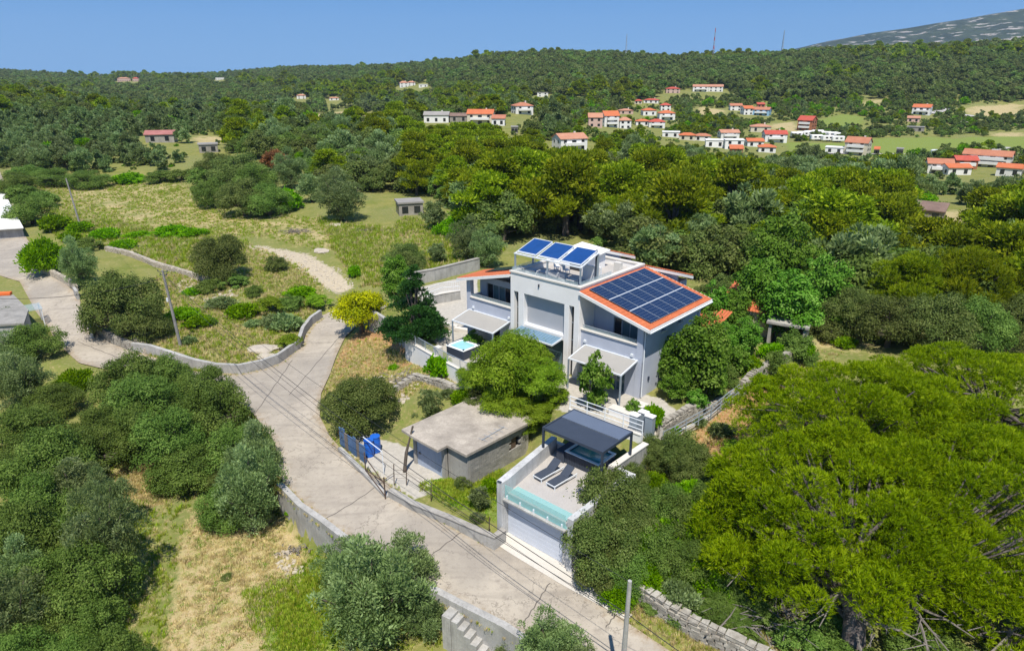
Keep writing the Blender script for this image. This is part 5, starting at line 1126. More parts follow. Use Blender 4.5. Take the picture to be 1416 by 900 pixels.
# caravans and a tank
for i, (px, py) in enumerate([(1101, 191), (1110, 190), (1119, 189), (1130, 188), (1140, 190), (1150, 191), (1159, 192), (1128, 195), (1143, 196), (1158, 197)]):
    r = hit(px, py); t = empty('caravan', (r[0], r[1], r[2]), .15 * (i % 3) - .1, ('white caravan parked in the rear row, %s' % ['first from the left', 'second from the left', 'third from the left', 'fourth from the left', 'fifth from the left', 'sixth from the left', 'last on the right'][i] if i < 7 else 'white caravan parked in the front row, %s' % ['leftmost', 'middle one', 'rightmost'][i - 7]), 'caravan', 'caravans parked in the valley')
    w_ = 2.6; MB().prism([(-w_, -1.1), (w_, -1.1), (w_, 1.1), (-w_, 1.1)], .5, 2.7).build('body', M['white'], t, bev=.25)
    B(-1.4, -.3, -1.14, -1.08, 1.5, 2.1).build('window', M['dark_window'], t); B(.6, 1.5, -1.14, -1.08, 1.5, 2.1).build('window', M['dark_window'], t)
    for x in (-.5, .6): MB().tube([(x, -1.1, .35), (x, -.85, .35)], .35, 10).build('wheel', M['wire'], t)
r = hit(1292, 217); t = empty('water_tank', r[:3], 0, 'round white water tank beside the meadow', 'water tank')
MB().tube([(0, 0, 0), (0, 0, 2.4), (0, 0, 2.7)], [1.7, 1.7, 1.2], 16).build('tank', M['tub'], t)
# radio masts on the crest
for px, yt, yb, lab in ((865, 48, 74, 'thin radio mast on the crest, leftmost of three'), (985, 40, 78, 'tallest red and white radio mast on the crest, middle of three'), (1080, 43, 76, 'thin radio mast on the crest, rightmost of three')):
    r = None
    for q in range(12):
        r = hit(px, yb + 4 + q)
        if r: break
    x, y, z0, zc = r; ztop = HC - (SP + (yt - CY) / F * CP) * zc; H = ztop - z0; t = empty('radio_mast', (x, y, z0), 0, lab, 'radio mast', 'radio masts on the ridge')
    for s in range(8):
        za, zb = H * s / 8, H * (s + 1) / 8; ra, rb = 1.5 * (1 - s / 9), 1.5 * (1 - (s + 1) / 9); mb = MB()
        for k in range(3):
            a, b = k * 2.094, (k + 1) * 2.094
            mb.tube([(ra * math.cos(a), ra * math.sin(a), za), (rb * math.cos(a), rb * math.sin(a), zb)], .22, 4); mb.tube([(ra * math.cos(a), ra * math.sin(a), za), (rb * math.cos(b), rb * math.sin(b), zb)], .11, 4)
        mb.build('lattice_section', M['tile_red'] if s % 2 and px == 985 else M['grey_metal'], t)
for k, (pl, wdt) in enumerate((([(1370, 215), (1376, 208), (1388, 205), (1398, 206)], 5), ([(1326, 172), (1334, 166), (1343, 160)], 7), ([(1376, 214), (1416, 214)], 3), ([(1100, 211), (1145, 213), (1250, 214)], 3), ([(1290, 158), (1310, 150)], 5))):
    P_ = [hit(*q) for q in pl]; mb = MB(); vs = []
    Q_ = []
    for a, b in zip(P_[:-1], P_[1:]):
        for i in range(8): Q_.append((a[0] + (b[0] - a[0]) * i / 8, a[1] + (b[1] - a[1]) * i / 8))
    Q_.append(P_[-1][:2])
    for i, q in enumerate(Q_):
        a, b = Q_[max(0, i - 1)], Q_[min(len(Q_) - 1, i + 1)]; d = Vector((b[0] - a[0], b[1] - a[1])).normalized()
        for s in (-1, 1): x, y = q[0] - d.y * s * wdt / 2, q[1] + d.x * s * wdt / 2; vs.append((x, y, g1(x, y) + .35))
    mb.add(vs, [(2 * i, 2 * i + 1, 2 * i + 3, 2 * i + 2) for i in range(len(Q_) - 1)])
    tag(mb.build('track', M['tiles_deck']), kind='structure')
# ================================================================== trees
LM = {k: leaf_mat('leaf_' + k, *[tuple(min(.85, c_ * 1.22) for c_ in q_) for q_ in v]) for k, v in {
 'pine': ((.09, .13, .016), (.205, .25, .026), (.38, .40, .05)),
 'bigpine': ((.095, .15, .014), (.195, .275, .020), (.38, .45, .055)),
 'oak': ((.06, .085, .022), (.125, .155, .045), (.24, .26, .095)),
 'green': ((.065, .10, .022), (.13, .185, .045), (.26, .32, .095)),
 'olive': ((.10, .135, .045), (.19, .24, .095), (.37, .43, .22)),
 'bright': ((.09, .17, .012), (.165, .29, .020), (.28, .40, .045)),
 'yellow': ((.14, .18, .012), (.36, .35, .018), (.62, .57, .04)),
 'spruce': ((.018, .05, .012), (.04, .095, .022), (.08, .15, .04)),
 'fig': ((.06, .12, .016), (.13, .225, .036), (.30, .40, .11)),
 'feather': ((.09, .15, .018), (.175, .25, .030), (.33, .40, .07)),
 'brown': ((.13, .06, .03), (.24, .11, .06), (.34, .18, .10)),
 'straw': ((.40, .32, .17), (.56, .46, .26), (.70, .59, .37)),
 'grass': ((.20, .26, .03), (.31, .37, .06), (.46, .46, .11))}.items()}
def unit(n, r_):
    d = r_.normal(size=(n, 3)); return d / np.linalg.norm(d, axis=1, keepdims=True)
def leaf_cloud(cen, rad, n, l, w, r_, up=.25, flat=1.0, jit=.8, kind='leaf', shell=(.72, 1.08), ptint=.5):
    """n small leaves spread over the outer volume of puffs; returns vertices, quads, tint"""
    k = r_.choice(len(cen), n, p=(rad ** 2) / (rad ** 2).sum())
    d = unit(n, r_); low = d[:, 2] < -.35; d[low, 2] *= -1
    rr = rad[k] * r_.uniform(shell[0], shell[1], n) * (r_.random(n) ** .12)
    stray = r_.random(n) < .2; rr[stray] *= r_.uniform(1.0, 1.45, stray.sum())
    off = d * rr[:, None]; off[:, 2] *= flat
    P_ = cen[k] + off; nn = d + unit(n, r_) * jit; nn[:, 2] += up; nn /= np.linalg.norm(nn, axis=1, keepdims=True)
    if kind == 'needle':
        tdir = d + unit(n, r_) * .75; tdir[:, 2] += .45; tdir /= np.linalg.norm(tdir, axis=1, keepdims=True)
    else:
        tdir = np.cross(nn, unit(n, r_)); tdir /= np.linalg.norm(tdir, axis=1, keepdims=True) + 1e-9
    b = np.cross(nn, tdir); b /= np.linalg.norm(b, axis=1, keepdims=True) + 1e-9
    L = (l * r_.uniform(.65, 1.3, n))[:, None]; Wd = (w * r_.uniform(.7, 1.25, n))[:, None]
    V = np.stack([P_ - tdir * L / 2, P_ + b * Wd / 2 + tdir * L * .08, P_ + tdir * L / 2, P_ - b * Wd / 2 + tdir * L * .08], 1).reshape(-1, 3)
    Q_ = np.arange(4 * n).reshape(n, 4); pt = r_.random(len(cen))
    tint = np.clip(pt[k] * ptint + r_.random(n) * (1 - ptint), 0, 1)
    return V, Q_, tint
def tuft_cloud(cen, rad, n, per, l, w, r_, flat=.7, spread=.55, shell=(.8, 1.08)):
    """brushes of needles: each tuft is a few narrow blades leaving one twig tip"""
    k = r_.choice(len(cen), n, p=(rad ** 2) / (rad ** 2).sum()); d = unit(n, r_); low = d[:, 2] < -.25; d[low, 2] *= -1
    off = d * (rad[k] * r_.uniform(shell[0], shell[1], n))[:, None]; off[:, 2] *= flat; base = cen[k] + off
    ax = d * .8 + unit(n, r_) * .35; ax[:, 2] += .55; ax /= np.linalg.norm(ax, axis=1, keepdims=True)
    base = np.repeat(base, per, 0); a = np.repeat(ax, per, 0); m_ = n * per
    t_ = a + unit(m_, r_) * spread; t_ /= np.linalg.norm(t_, axis=1, keepdims=True)
    b = np.cross(t_, unit(m_, r_)); b /= np.linalg.norm(b, axis=1, keepdims=True) + 1e-9
    L = (l * r_.uniform(.7, 1.25, m_))[:, None]
    V = np.stack([base - b * w * .5, base + t_ * L * .5 - b * w * .6, base + t_ * L, base + t_ * L * .5 + b * w * .6], 1).reshape(-1, 3)
    pt = r_.random(len(cen)); tint = np.clip(np.repeat(pt[k] * .35 + r_.random(n) * .4, per) + r_.random(m_) * .25, 0, 1)
    return V, np.arange(4 * m_).reshape(m_, 4), tint
def puffs(shape, r_, n, low_=False):
    """puff centres and radii in a unit crown: width 2, foot z 0"""
    C_, Q_ = [], []
    for i in range(n):
        d = unit(1, r_)[0]
        if shape == 'dome':
            d[2] = abs(d[2]) * 1.0 - .12; rr = r_.uniform(.5, .78); c = np.array([d[0] * rr, d[1] * rr, .62 + d[2] * .52]); q = r_.uniform(.13, .36)
            q = r_.uniform(.13, .27); c = np.array([d[0] * r_.uniform(.62, .86), d[1] * r_.uniform(.62, .86), .60 + d[2] * r_.uniform(.48, .62)])
            if i % 5 == 0: c = c * .55 + np.array([0, 0, .2]); q = r_.uniform(.3, .42)
            if low_ and i % 3 == 0: c[2] = r_.uniform(.22, .5); a_ = r_.uniform(0, 6.28); c[0], c[1] = .68 * math.cos(a_), .68 * math.sin(a_)
        elif shape == 'round':
            rr = r_.uniform(.45, .72); c = np.array([d[0] * rr, d[1] * rr, .85 + d[2] * .66]) * r_.uniform(.9, 1.15); q = r_.uniform(.11, .27)
            if i % 5 == 0: c = c * .5 + np.array([0, 0, .4]); q = r_.uniform(.28, .4)
        elif shape == 'umbrella':
            lay = r_.choice(4); z = (.75, 1.05, 1.32, 1.55)[lay]; ra = (.82, .80, .62, .32)[lay]; th = r_.uniform(0, 6.28); q0 = math.sqrt(r_.random()) * ra
            c = np.array([q0 * math.cos(th), q0 * math.sin(th), z + r_.normal() * .07 - q0 * .1]); q = r_.uniform(.20, .33)
        elif shape == 'cone':
            z = r_.uniform(0, 1) ** 1.3; th = r_.uniform(0, 6.28); ra = (1 - z) * .86 + .05; q0 = ra * r_.uniform(.55, 1); c = np.array([q0 * math.cos(th), q0 * math.sin(th), .25 + z * 2.1]); q = .12 + .2 * (1 - z)
        elif shape == 'loose':
            rr = r_.uniform(.2, .85); c = np.array([d[0] * rr, d[1] * rr, .85 + d[2] * .6]); q = r_.uniform(.10, .22)
        else:  # bush
            d[2] = abs(d[2]); rr = r_.uniform(.3, .75); c = np.array([d[0] * rr, d[1] * rr, .25 + d[2] * .5]); q = r_.uniform(.22, .38)
        C_.append(c); Q_.append(q)
    return np.array(C_), np.array(Q_)
def limbs(cen, r_, th, h0=.0, z_split=.35, seg=6, every=3, wob=.05):
    mb = MB(); top = cen[:, 2].mean() * .85
    mb.tube([(0, 0, h0 - .12), (r_.normal() * .03, r_.normal() * .03, z_split), (r_.normal() * .06, r_.normal() * .06, top)], [th * 1.25, th * .85, th * .4], seg + 2)
    for c in cen[::every]:
        z0 = min(z_split * r_.uniform(.8, 1.5), c[2] * .8); m_ = np.array([c[0] * .45, c[1] * .45, (z0 + c[2]) / 2 + r_.normal() * wob])
        mb.tube([(0, 0, z0), tuple(m_), tuple(c * np.array([.93, .93, 1]))], [th * .5, th * .32, th * .1], seg)
    return mb
# kind: material, shape, default height/width, (leaf l, w) in metres at reference width, reference width, bark
KINDS = {'pine': ('pine', 'umbrella', .95, 8.0, 'pine_bark'), 'oak': ('oak', 'dome', .72, 6.5, 'bark'), 'green': ('green', 'dome', .75, 6.5, 'bark'), 'olive': ('olive', 'round', .80, 5.5, 'bark'),
         'bright': ('bright', 'bush', .7, 3.2, 'bark'), 'yellow': ('yellow', 'dome', .85, 4.5, 'bark'), 'spruce': ('spruce', 'cone', 1.2, 5.0, 'bark'), 'fig': ('fig', 'round', .85, 6.0, 'bark'),
         'feather': ('feather', 'dome', .7, 6.5, 'bark'), 'brown': ('brown', 'bush', .7, 3.0, 'bark'), 'shrub': ('olive', 'bush', .7, 2.6, 'bark'), 'sparse': ('olive', 'loose', .8, 3.5, 'bark')}
LOD = {'near': 23000, 'mid': 6500, 'far': 1500}
PROTO = {}
def proto(kind, lod, var):
    key = (kind, lod, var)
    if key in PROTO: return PROTO[key]
    mat, shape, hw_, ref, bark = KINDS[kind]; r_ = np.random.default_rng(abs(hash(str(key))) % 99999 if 0 else sum(ord(ch) for ch in str(key)) * 17 + var)
    np_ = {'near': 62, 'mid': 42, 'far': 15}[lod]; np_ = int(np_ * (1.3 if shape in ('cone', 'umbrella') else .75 if shape in ('bush', 'loose') else 1))
    cen, rad = puffs(shape, r_, np_, kind in ('oak', 'green')); S = ref / 2; cen = cen * S; rad = rad * S
    cen[:, 2] *= 1.0; n = LOD[lod]; n = int(n * (ref / 6.5) ** 1.2 * (.28 if kind == 'sparse' else 1))
    f = {'near': .8, 'mid': 1.6, 'far': 3.4}[lod]
    if kind in ('pine',): 
        if lod == 'near': V, Q_, T = tuft_cloud(cen, rad, n // 4, 6, .42, .05, r_, .62)
        else: V, Q_, T = leaf_cloud(cen, rad, n, .30 * f, .12 * f, r_, .35, .58, .7, 'needle')
    elif kind == 'olive' or kind == 'shrub' or kind == 'sparse': V, Q_, T = leaf_cloud(cen, rad, n, .24 * f, .085 * f, r_, .2, .95, .9, 'needle')
    elif kind == 'fig': V, Q_, T = leaf_cloud(cen, rad, int(n * .62), .25 * f ** .7, .19 * f ** .7, r_, .6, .8, .9, shell=(.5, 1.2))
    elif kind == 'spruce': V, Q_, T = leaf_cloud(cen, rad, n, .26 * f, .10 * f, r_, .1, .5, .6, 'needle')
    elif kind == 'feather': V, Q_, T = leaf_cloud(cen, rad, n, .22 * f, .09 * f, r_, .6, .6, .7)
    elif kind in ('bright', 'brown'): V, Q_, T = leaf_cloud(cen, rad, n, .22 * f, .11 * f, r_, .4, .9, .9, 'needle')
    elif kind == 'oak': V, Q_, T = leaf_cloud(cen, rad, n, .17 * f, .12 * f, r_, .3, .85, .8, ptint=.4)
    else: V, Q_, T = leaf_cloud(cen, rad, n, .18 * f, .12 * f, r_, .4, .85, .8)
    me = npmesh('crown', V, Q_, LM[mat], T)
    if lod == 'far':
        PROTO[key] = (me, None, ref); return PROTO[key]
    th = ref * (.035 if kind not in ('bright', 'brown', 'shrub', 'sparse') else .018)
    tm = limbs(cen, r_, th, 0, S * (.35 if kind != 'pine' else .55), 5, 2 if lod == 'near' else 4).mesh('trunk', M[bark])
    PROTO[key] = (me, tm, ref); return PROTO[key]
TREES = []                                             # everything to label: (object, kind, px, py, width)
def place(kind, x, y, z, D, lod, sq=1.0, rz=None, var=None, name=None):
    var = random.randrange(3 if lod != 'near' else 2) if var is None else var
    me, tm, ref = proto(kind, lod, var); s = D / ref; rz = random.uniform(0, 6.28) if rz is None else rz
    nm = name or {'pine': 'pine_tree', 'oak': 'oak_tree', 'green': 'broadleaf_tree', 'olive': 'olive_tree', 'bright': 'bright_shrub', 'yellow': 'yellow_leaved_tree', 'spruce': 'conifer_tree', 'fig': 'fig_tree', 'feather': 'feathery_tree', 'brown': 'withered_bush', 'shrub': 'shrub', 'sparse': 'sparse_shrub'}[kind]
    t = empty(nm, (x, y, z - .1), rz); t.scale = (s, s, s * sq)
    link('crown', me, t)
    if tm: link('trunk', tm, t)
    cx, cy = prj(x, y, z + D * .3); zc = y * CP + (HC - z) * SP
    TREES.append((t, kind, cx, cy, D / zc * F)); return t
def put(cx, cy, wpx, kind, q=None, lod='near', var=None, rz=None):
    """a tree whose crown shows centred on the pixel, wpx wide; it stands on the land behind that line of sight"""
    q = q or KINDS[kind][2]; base_q = KINDS[kind][2]
    r = hit(cx, cy, lambda z: .5 * q * wpx * z / F)
    if r is None: return
    x, y = r[0], r[1]; z = g1(x, y); return place(kind, x, y, z, wpx / F * r[3], lod, q / base_q, rz, var)
# the manually placed trees of the near ground, read off the photograph: x, y, width, kind
NEAR = [
 (48, 696, 109, 'green', 1.09), (105, 684, 124, 'olive', 0.63), (148, 699, 78, 'olive', 1.12),   (22, 742, 134, 'green', 1.11), (84, 732, 118, 'green', 0.86), (144, 754, 131, 'olive', 1.05),    (28, 798, 100, 'olive', 0.99), (67, 792, 129, 'green', 0.87), (123, 797, 130, 'green', 1.08),   (17, 848, 137, 'olive', 0.81), (70, 846, 113, 'green', 0.84), (121, 848, 90, 'green', 1.03),   (31, 893, 112, 'green', 0.88), (89, 893, 87, 'green', 0.71), (152, 909, 115, 'green', 1.08),  (-12, 765, 106, 'green', 1.03), (-11, 865, 102, 'green', 0.77), (60, 632, 136, 'green', 0.92),  
 (180, 520, 117, 'green', 0.80), (222, 519, 102, 'green', 0.77), (277, 526, 89, 'green', 0.84),  (196, 548, 118, 'green', 0.85), (249, 559, 77, 'green', 0.78), (295, 558, 106, 'green', 1.05),  (136, 583, 80, 'green', 1.01), (188, 587, 106, 'green', 0.81), (227, 598, 107, 'green', 1.01),  (330, 616, 108, 'green', 0.96), (255, 638, 112, 'green', 0.64), (296, 647, 66, 'oak', 0.92),  (344, 684, 115, 'olive', 1.02), (311, 692, 87, 'green', 0.83), (131, 615, 101, 'green', 0.80),  (352, 645, 102, 'olive', 1.01),
 (30, 585, 110, 'green', .7), (25, 530, 100, 'olive', .7), (45, 465, 85, 'green', .7), (15, 495, 80, 'olive', .7), (75, 545, 80, 'green', .7), (20, 640, 90, 'green', .7), (100, 520, 60, 'bright', .7), (5, 440, 60, 'green', .7),
 (512, 828, 186, 'olive', .85), (560, 800, 130, 'olive', .8), (478, 790, 100, 'olive', .8), (590, 850, 90, 'olive', .75), (760, 895, 120, 'olive', .8), (700, 905, 60, 'olive', .7), (800, 915, 70, 'olive', .7),
 (165, 412, 118, 'oak', .95), (108, 368, 62, 'olive', 1.0), (60, 345, 72, 'bright', .9), (302, 350, 86, 'oak', .9), (381, 362, 34, 'oak', .8), (195, 440, 80, 'oak', .8),
 (497, 422, 86, 'yellow', .95), (572, 418, 100, 'spruce', 1.1), (590, 435, 60, 'spruce', .9), (548, 388, 62, 'fig', 1.1), (560, 365, 60, 'oak', .8), (500, 548, 112, 'oak', .75), (468, 555, 60, 'oak', .7), (592, 560, 62, 'sparse', .9), (604, 503, 44, 'bright', 1.0), (659, 545, 44, 'oak', .7), (655, 468, 34, 'fig', .9),
 (706, 505, 132, 'feather', 1.0), (750, 520, 80, 'feather', 1.0), (660, 520, 70, 'feather', .9), (700, 552, 90, 'feather', .7), (745, 562, 80, 'feather', .6), (680, 578, 64, 'feather', .6), (722, 475, 80, 'feather', .8), (720, 585, 60, 'feather', .5), (640, 545, 44, 'bright', .6), (655, 560, 50, 'oak', .6), (770, 545, 44, 'feather', .6),
 (824, 524, 58, 'fig', 1.6), (812, 500, 36, 'fig', 1.2), (875, 562, 30, 'fig', 1.0), (903, 570, 44, 'bright', 1.0), (968, 492, 116, 'fig', 1.0), (982, 428, 58, 'fig', 1.5), (930, 500, 60, 'fig', 1.2), (935, 530, 60, 'fig', .8), (1000, 470, 60, 'fig', .9), (985, 525, 60, 'fig', .7),
 (1085, 360, 116, 'fig', 1.1), (1048, 405, 96, 'fig', 1.0), (1135, 400, 100, 'fig', 1.0), (1095, 425, 110, 'fig', .9), (1015, 430, 66, 'fig', .9), (1155, 440, 54, 'fig', .9), (1068, 330, 60, 'fig', 1.0), (1120, 345, 70, 'fig', 1.0), (1000, 425, 60, 'oak', .8), (1070, 480, 44, 'bright', .7), (1045, 520, 40, 'bright', .6), (1110, 478, 44, 'bright', .6),
 (842, 688, 128, 'oak', 1.05), (870, 660, 70, 'oak', 1.0), (815, 735, 70, 'oak', .9), (800, 690, 50, 'oak', .9), (885, 725, 90, 'oak', .9), (860, 775, 80, 'oak', .7), (938, 620, 92, 'oak', .8), (905, 665, 60, 'bright', .8), (985, 655, 70, 'oak', .8), (960, 680, 80, 'bright', .8), (930, 735, 100, 'bright', .8), (900, 790, 80, 'bright', .7), (970, 780, 90, 'bright', .8),
 (940, 815, 66, 'shrub', .9), (990, 740, 80, 'bright', .8), (1000, 810, 70, 'bright', .6), (835, 785, 44, 'bright', .6), (865, 812, 40, 'bright', .6), (1025, 850, 60, 'green', .5), (920, 700, 90, 'green', 1.0), (960, 720, 90, 'bright', 1.0), (945, 770, 90, 'green', .9), (985, 690, 80, 'green', 1.0), (900, 755, 80, 'bright', 1.0), (1000, 775, 90, 'green', .8), (930, 820, 60, 'bright', .7), (960, 640, 80, 'oak', .9), (900, 620, 60, 'oak', .9), (985, 830, 70, 'green', .6), (1040, 810, 80, 'green', .6), (875, 790, 60, 'green', .7), (1015, 700, 70, 'bright', .8),
 (663, 688, 40, 'olive', .9), (640, 664, 28, 'oak', .8), (677, 668, 36, 'bright', .7), (700, 628, 30, 'bright', .5), (660, 712, 26, 'straw' if 0 else 'shrub', .6),
 (645, 335, 62, 'olive', .85), (605, 350, 36, 'olive', .8), (560, 352, 66, 'oak', .75), (628, 308, 60, 'bright', .6), (600, 300, 46, 'olive', .8), (675, 345, 60, 'olive', .85), (470, 275, 88, 'olive', .7), (490, 372, 26, 'bright', .8),
 (335, 268, 80, 'oak', .75), (290, 262, 60, 'green', .8), (370, 272, 70, 'green', .75), (395, 270, 50, 'bright', .8), (330, 235, 90, 'oak', .7), (300, 228, 70, 'oak', .7), (400, 238, 60, 'olive', .8), (380, 217, 44, 'brown', .8), (430, 262, 50, 'olive', .7), (355, 245, 70, 'green', .8), (285, 240, 50, 'green', .7),
 (250, 340 + 90, 52, 'bright', .45), (305, 415, 46, 'shrub', .45), (335, 425, 52, 'bright', .5), (370, 420, 50, 'feather', .5), (400, 415, 46, 'green', .5), (350, 400, 34, 'green', .5), (275, 440, 46, 'bright', .5), (395, 440, 50, 'shrub', .6), (400, 470, 40, 'feather', .6), (415, 400, 46, 'bright', .4),
 (440, 415, 44, 'feather', .5), (290, 392, 46, 'green', .5), (320, 385, 50, 'green', .45), (268, 400, 36, 'bright', .4), (225, 455, 36, 'shrub', .5), (375, 440, 40, 'shrub', .5), (260, 468, 26, 'shrub', .6), (350, 445, 30, 'shrub', .4),
 (40, 285, 70, 'green', .7), (75, 305, 50, 'bright', .6), (110, 312, 44, 'bright', .5), (30, 265, 50, 'green', .6), (145, 320, 46, 'bright', .45), (170, 335, 44, 'bright', .4), (235, 315, 50, 'bright', .4), (265, 318, 44, 'bright', .4), (60, 272, 40, 'green', .7), (20, 250, 60, 'green', .6), (190, 322, 40, 'bright', .3), (120, 335, 44, 'green', .5), (95, 325, 36, 'bright', .5),
 (120, 245, 60, 'green', .5), (70, 242, 60, 'green', .5), (175, 243, 50, 'bright', .4), (220, 242, 44, 'green', .45), (35, 238, 60, 'green', .5), (250, 240, 40, 'green', .5),
 (520, 480 + 50, 24, 'bright', .5), (620, 540, 26, 'shrub', .6), (545, 505, 18, 'bright', .5), (640, 598, 30, 'feather', .4), (478, 508 + 20, 14, 'brown', .5),
 (930, 590, 30, 'bright', .6), (1060, 570, 50, 'feather', .4), (1000, 590, 40, 'shrub', .6), (1020, 615, 50, 'feather', .4), (1085, 555, 44, 'feather', .5), (1000, 545, 30, 'shrub', .5), (965, 578, 30, 'shrub', .6), (1140, 460, 40, 'shrub', .4), (400, 705, 18, 'bright', .4),
 (1180, 425, 90, 'oak', .9), (1235, 438, 100, 'oak', .9), (1295, 440, 112, 'oak', .9), (1355, 445, 110, 'green', .9), (1412, 440, 100, 'oak', .9), (1260, 400, 110, 'pine', 1.0), (1340, 395, 120, 'pine', 1.0), (1400, 400, 100, 'pine', 1.0), (1200, 385, 90, 'oak', .9), (1155, 380, 70, 'green', .9),
 (1075, 497, 50, 'green', .7), (1040, 500, 44, 'bright', .8), (1100, 470, 56, 'green', .8), (1140, 452, 50, 'oak', .7), (1018, 495, 50, 'fig', 1.0), (1030, 465, 60, 'fig', 1.0), (1000, 395, 50, 'oak', .9), (975, 405, 44, 'oak', .9), (990, 440, 44, 'fig', 1.0), (1120, 492, 40, 'green', .6), (1170, 470, 44, 'bright', .4), (1210, 462, 40, 'green', .5),
 (1062, 525, 40, 'feather', .5), (965, 550, 40, 'fig', .8), (1005, 515, 44, 'green', .8), (313, 795, 18, 'oak', .5),
]
for a in NEAR: put(a[0], a[1], a[2], a[3], a[4], 'near' if a[2] > 58 else 'mid')
for a in ((5.0, 31.9, 4.8, 'oak', 1.35), (4.9, 30.9, 3.0, 'oak', 1.1), (6.2, 34.6, 3.6, 'oak', 1.6), (6.6, 33.6, 4.4, 'oak', 1.1), (6.4, 30.6, 3.4, 'green', 1.1), (8.2, 31.6, 4.0, 'green', 1.2), (5.9, 29.6, 2.4, 'bright', 1.0), (9.6, 33.4, 4.2, 'green', 1.3), (8.3, 35.4, 3.6, 'oak', 1.2)): place(a[3], a[0], a[1], g1(a[0], a[1]), a[2], 'near', a[4])
# withered patches inside crowns
for a in ((893, 695, 26), (478, 590, 24)): put(a[0], a[1], a[2], 'brown', 1.2, 'mid')
# the great pines on the right: heavy trunks, broad low domes of needle brushes
def great_pine(bx, by, crown, n, label, seed, trunk_r=.42, tufts=15000, lean=(0, 0), skirt=0):
    r_ = np.random.default_rng(seed); z = g1(bx, by); t = empty('big_pine_tree', (bx, by, z), 0, label, 'pine tree')
    cx, cy, rx, ry, z0, z1 = crown; cx -= bx; cy -= by; cen = []; rad = []
    for i in range(n):
        th = r_.uniform(0, 6.28); q = math.sqrt(r_.random()); u = q * math.cos(th); v = q * math.sin(th); h = math.sqrt(max(0, 1 - q * q * .92))
        lev = r_.choice([1, 1, 1, .72, .45, .25]); cen.append((cx + u * rx, cy + v * ry, z0 + (z1 - z0) * h * lev + r_.normal() * .2)); rad.append(r_.uniform(.45, 1.15))
    for i in range(skirt):
        a = r_.uniform(0, 6.28); cen.append((math.cos(a) * r_.uniform(1, 4.2), 1.2 + math.sin(a) * 1.6, r_.uniform(3.0, 5.0))); rad.append(r_.uniform(.6, 1.1))
    cen = np.array(cen); rad = np.array(rad); V, Q_, T = tuft_cloud(cen, rad, tufts, 6, .26, .034, r_, .6, .7)
    link('crown', npmesh('crown', V, Q_, LM['bigpine'], T), t)
    mb = MB(); tz = z0 + (z1 - z0) * .5
    mb.tube([(0, 0, -.6), (lean[0] * .3, lean[1] * .3, tz * .35), (lean[0], lean[1], tz)], [trunk_r * 1.25, trunk_r, trunk_r * .6], 12)
    for c in cen[::3]:
        s = r_.uniform(.3, .95); p0 = np.array([lean[0] * s, lean[1] * s, tz * s]); m_ = (p0 + c) / 2 + np.array([0, 0, r_.normal() * .3 - .2]); mb.tube([tuple(p0), tuple(m_), tuple(c)], [trunk_r * .33, trunk_r * .2, .04], 6)
    mb.build('trunk', M['pine_bark'], t)
    mb = MB()
    for i in range(6):
        a = r_.uniform(-2.9, -.2); s = r_.uniform(.3, .8); p0 = Vector((lean[0] * s, lean[1] * s, tz * s)); d = Vector((math.cos(a), math.sin(a), r_.uniform(-.35, .1))) * r_.uniform(1.8, 4)
        m_ = p0 + d * .55 + Vector((r_.normal() * .2, r_.normal() * .2, .2)); mb.tube([p0, m_, p0 + d], [.09, .06, .02], 5)
        for k in range(3): e = m_ + d * .15 * k; mb.tube([e, e + Vector((r_.normal() * .6, r_.normal() * .6, r_.uniform(-.6, .3)))], [.035, .012], 4)
    mb.build('dead_branches', M['dead_wood'], t, label='bare grey dead branches low on the trunk')
    TREES.append((t, None, 0, 0, 0)); return t
great_pine(16.6, 25.4, (18.2, 32.0, 7.0, 6.6, 2.2, 7.0), 230, 'huge yellow-green pine with a thick grey trunk at the bottom right', 5, .5, 26000, (.3, 2.6), 34)
great_pine(19.4, 26.6, (26.0, 31.4, 8.0, 6.8, 2.2, 7.4), 230, 'second big pine with slimmer forked trunk at the right edge', 6, .24, 24000, (1.4, 2.2), 26)
great_pine(22, 39, (22.4, 39.0, 7.6, 6.4, 2.6, 6.6), 210, 'big low pine behind the huge one, beside the brown bare soil', 7, .35, 20000)
great_pine(32, 40, (32.2, 40.4, 9.0, 7.6, 2.6, 6.8), 240, 'broad pine spreading to the right edge beneath the dark oaks', 8, .35, 22000)
great_pine(13.2, 30.5, (13.3, 31.4, 3.0, 3.4, 1.4, 3.9), 60, 'smaller pine between the leafy shrubs and the huge pine', 9, .16, 5500)
great_pine(23.5, 25.2, (23.8, 26.2, 3.6, 2.6, .8, 3.4), 60, 'low young pine in the bottom right corner', 10, .14, 5500)
for a in ((905, 832, 40), (935, 845, 44), (965, 855, 44), (1000, 872, 46), (1040, 888, 50), (880, 815, 34), (1010, 850, 50), (1060, 850, 60), (1110, 880, 80), (1170, 900, 80), (1150, 850, 70), (1260, 880, 80), (1320, 900, 80), (1240, 850, 60), (1390, 900, 80), (1080, 800, 70), (1300, 860, 60), (1200, 920, 90)): put(a[0], a[1], a[2], 'green', .5, 'mid')
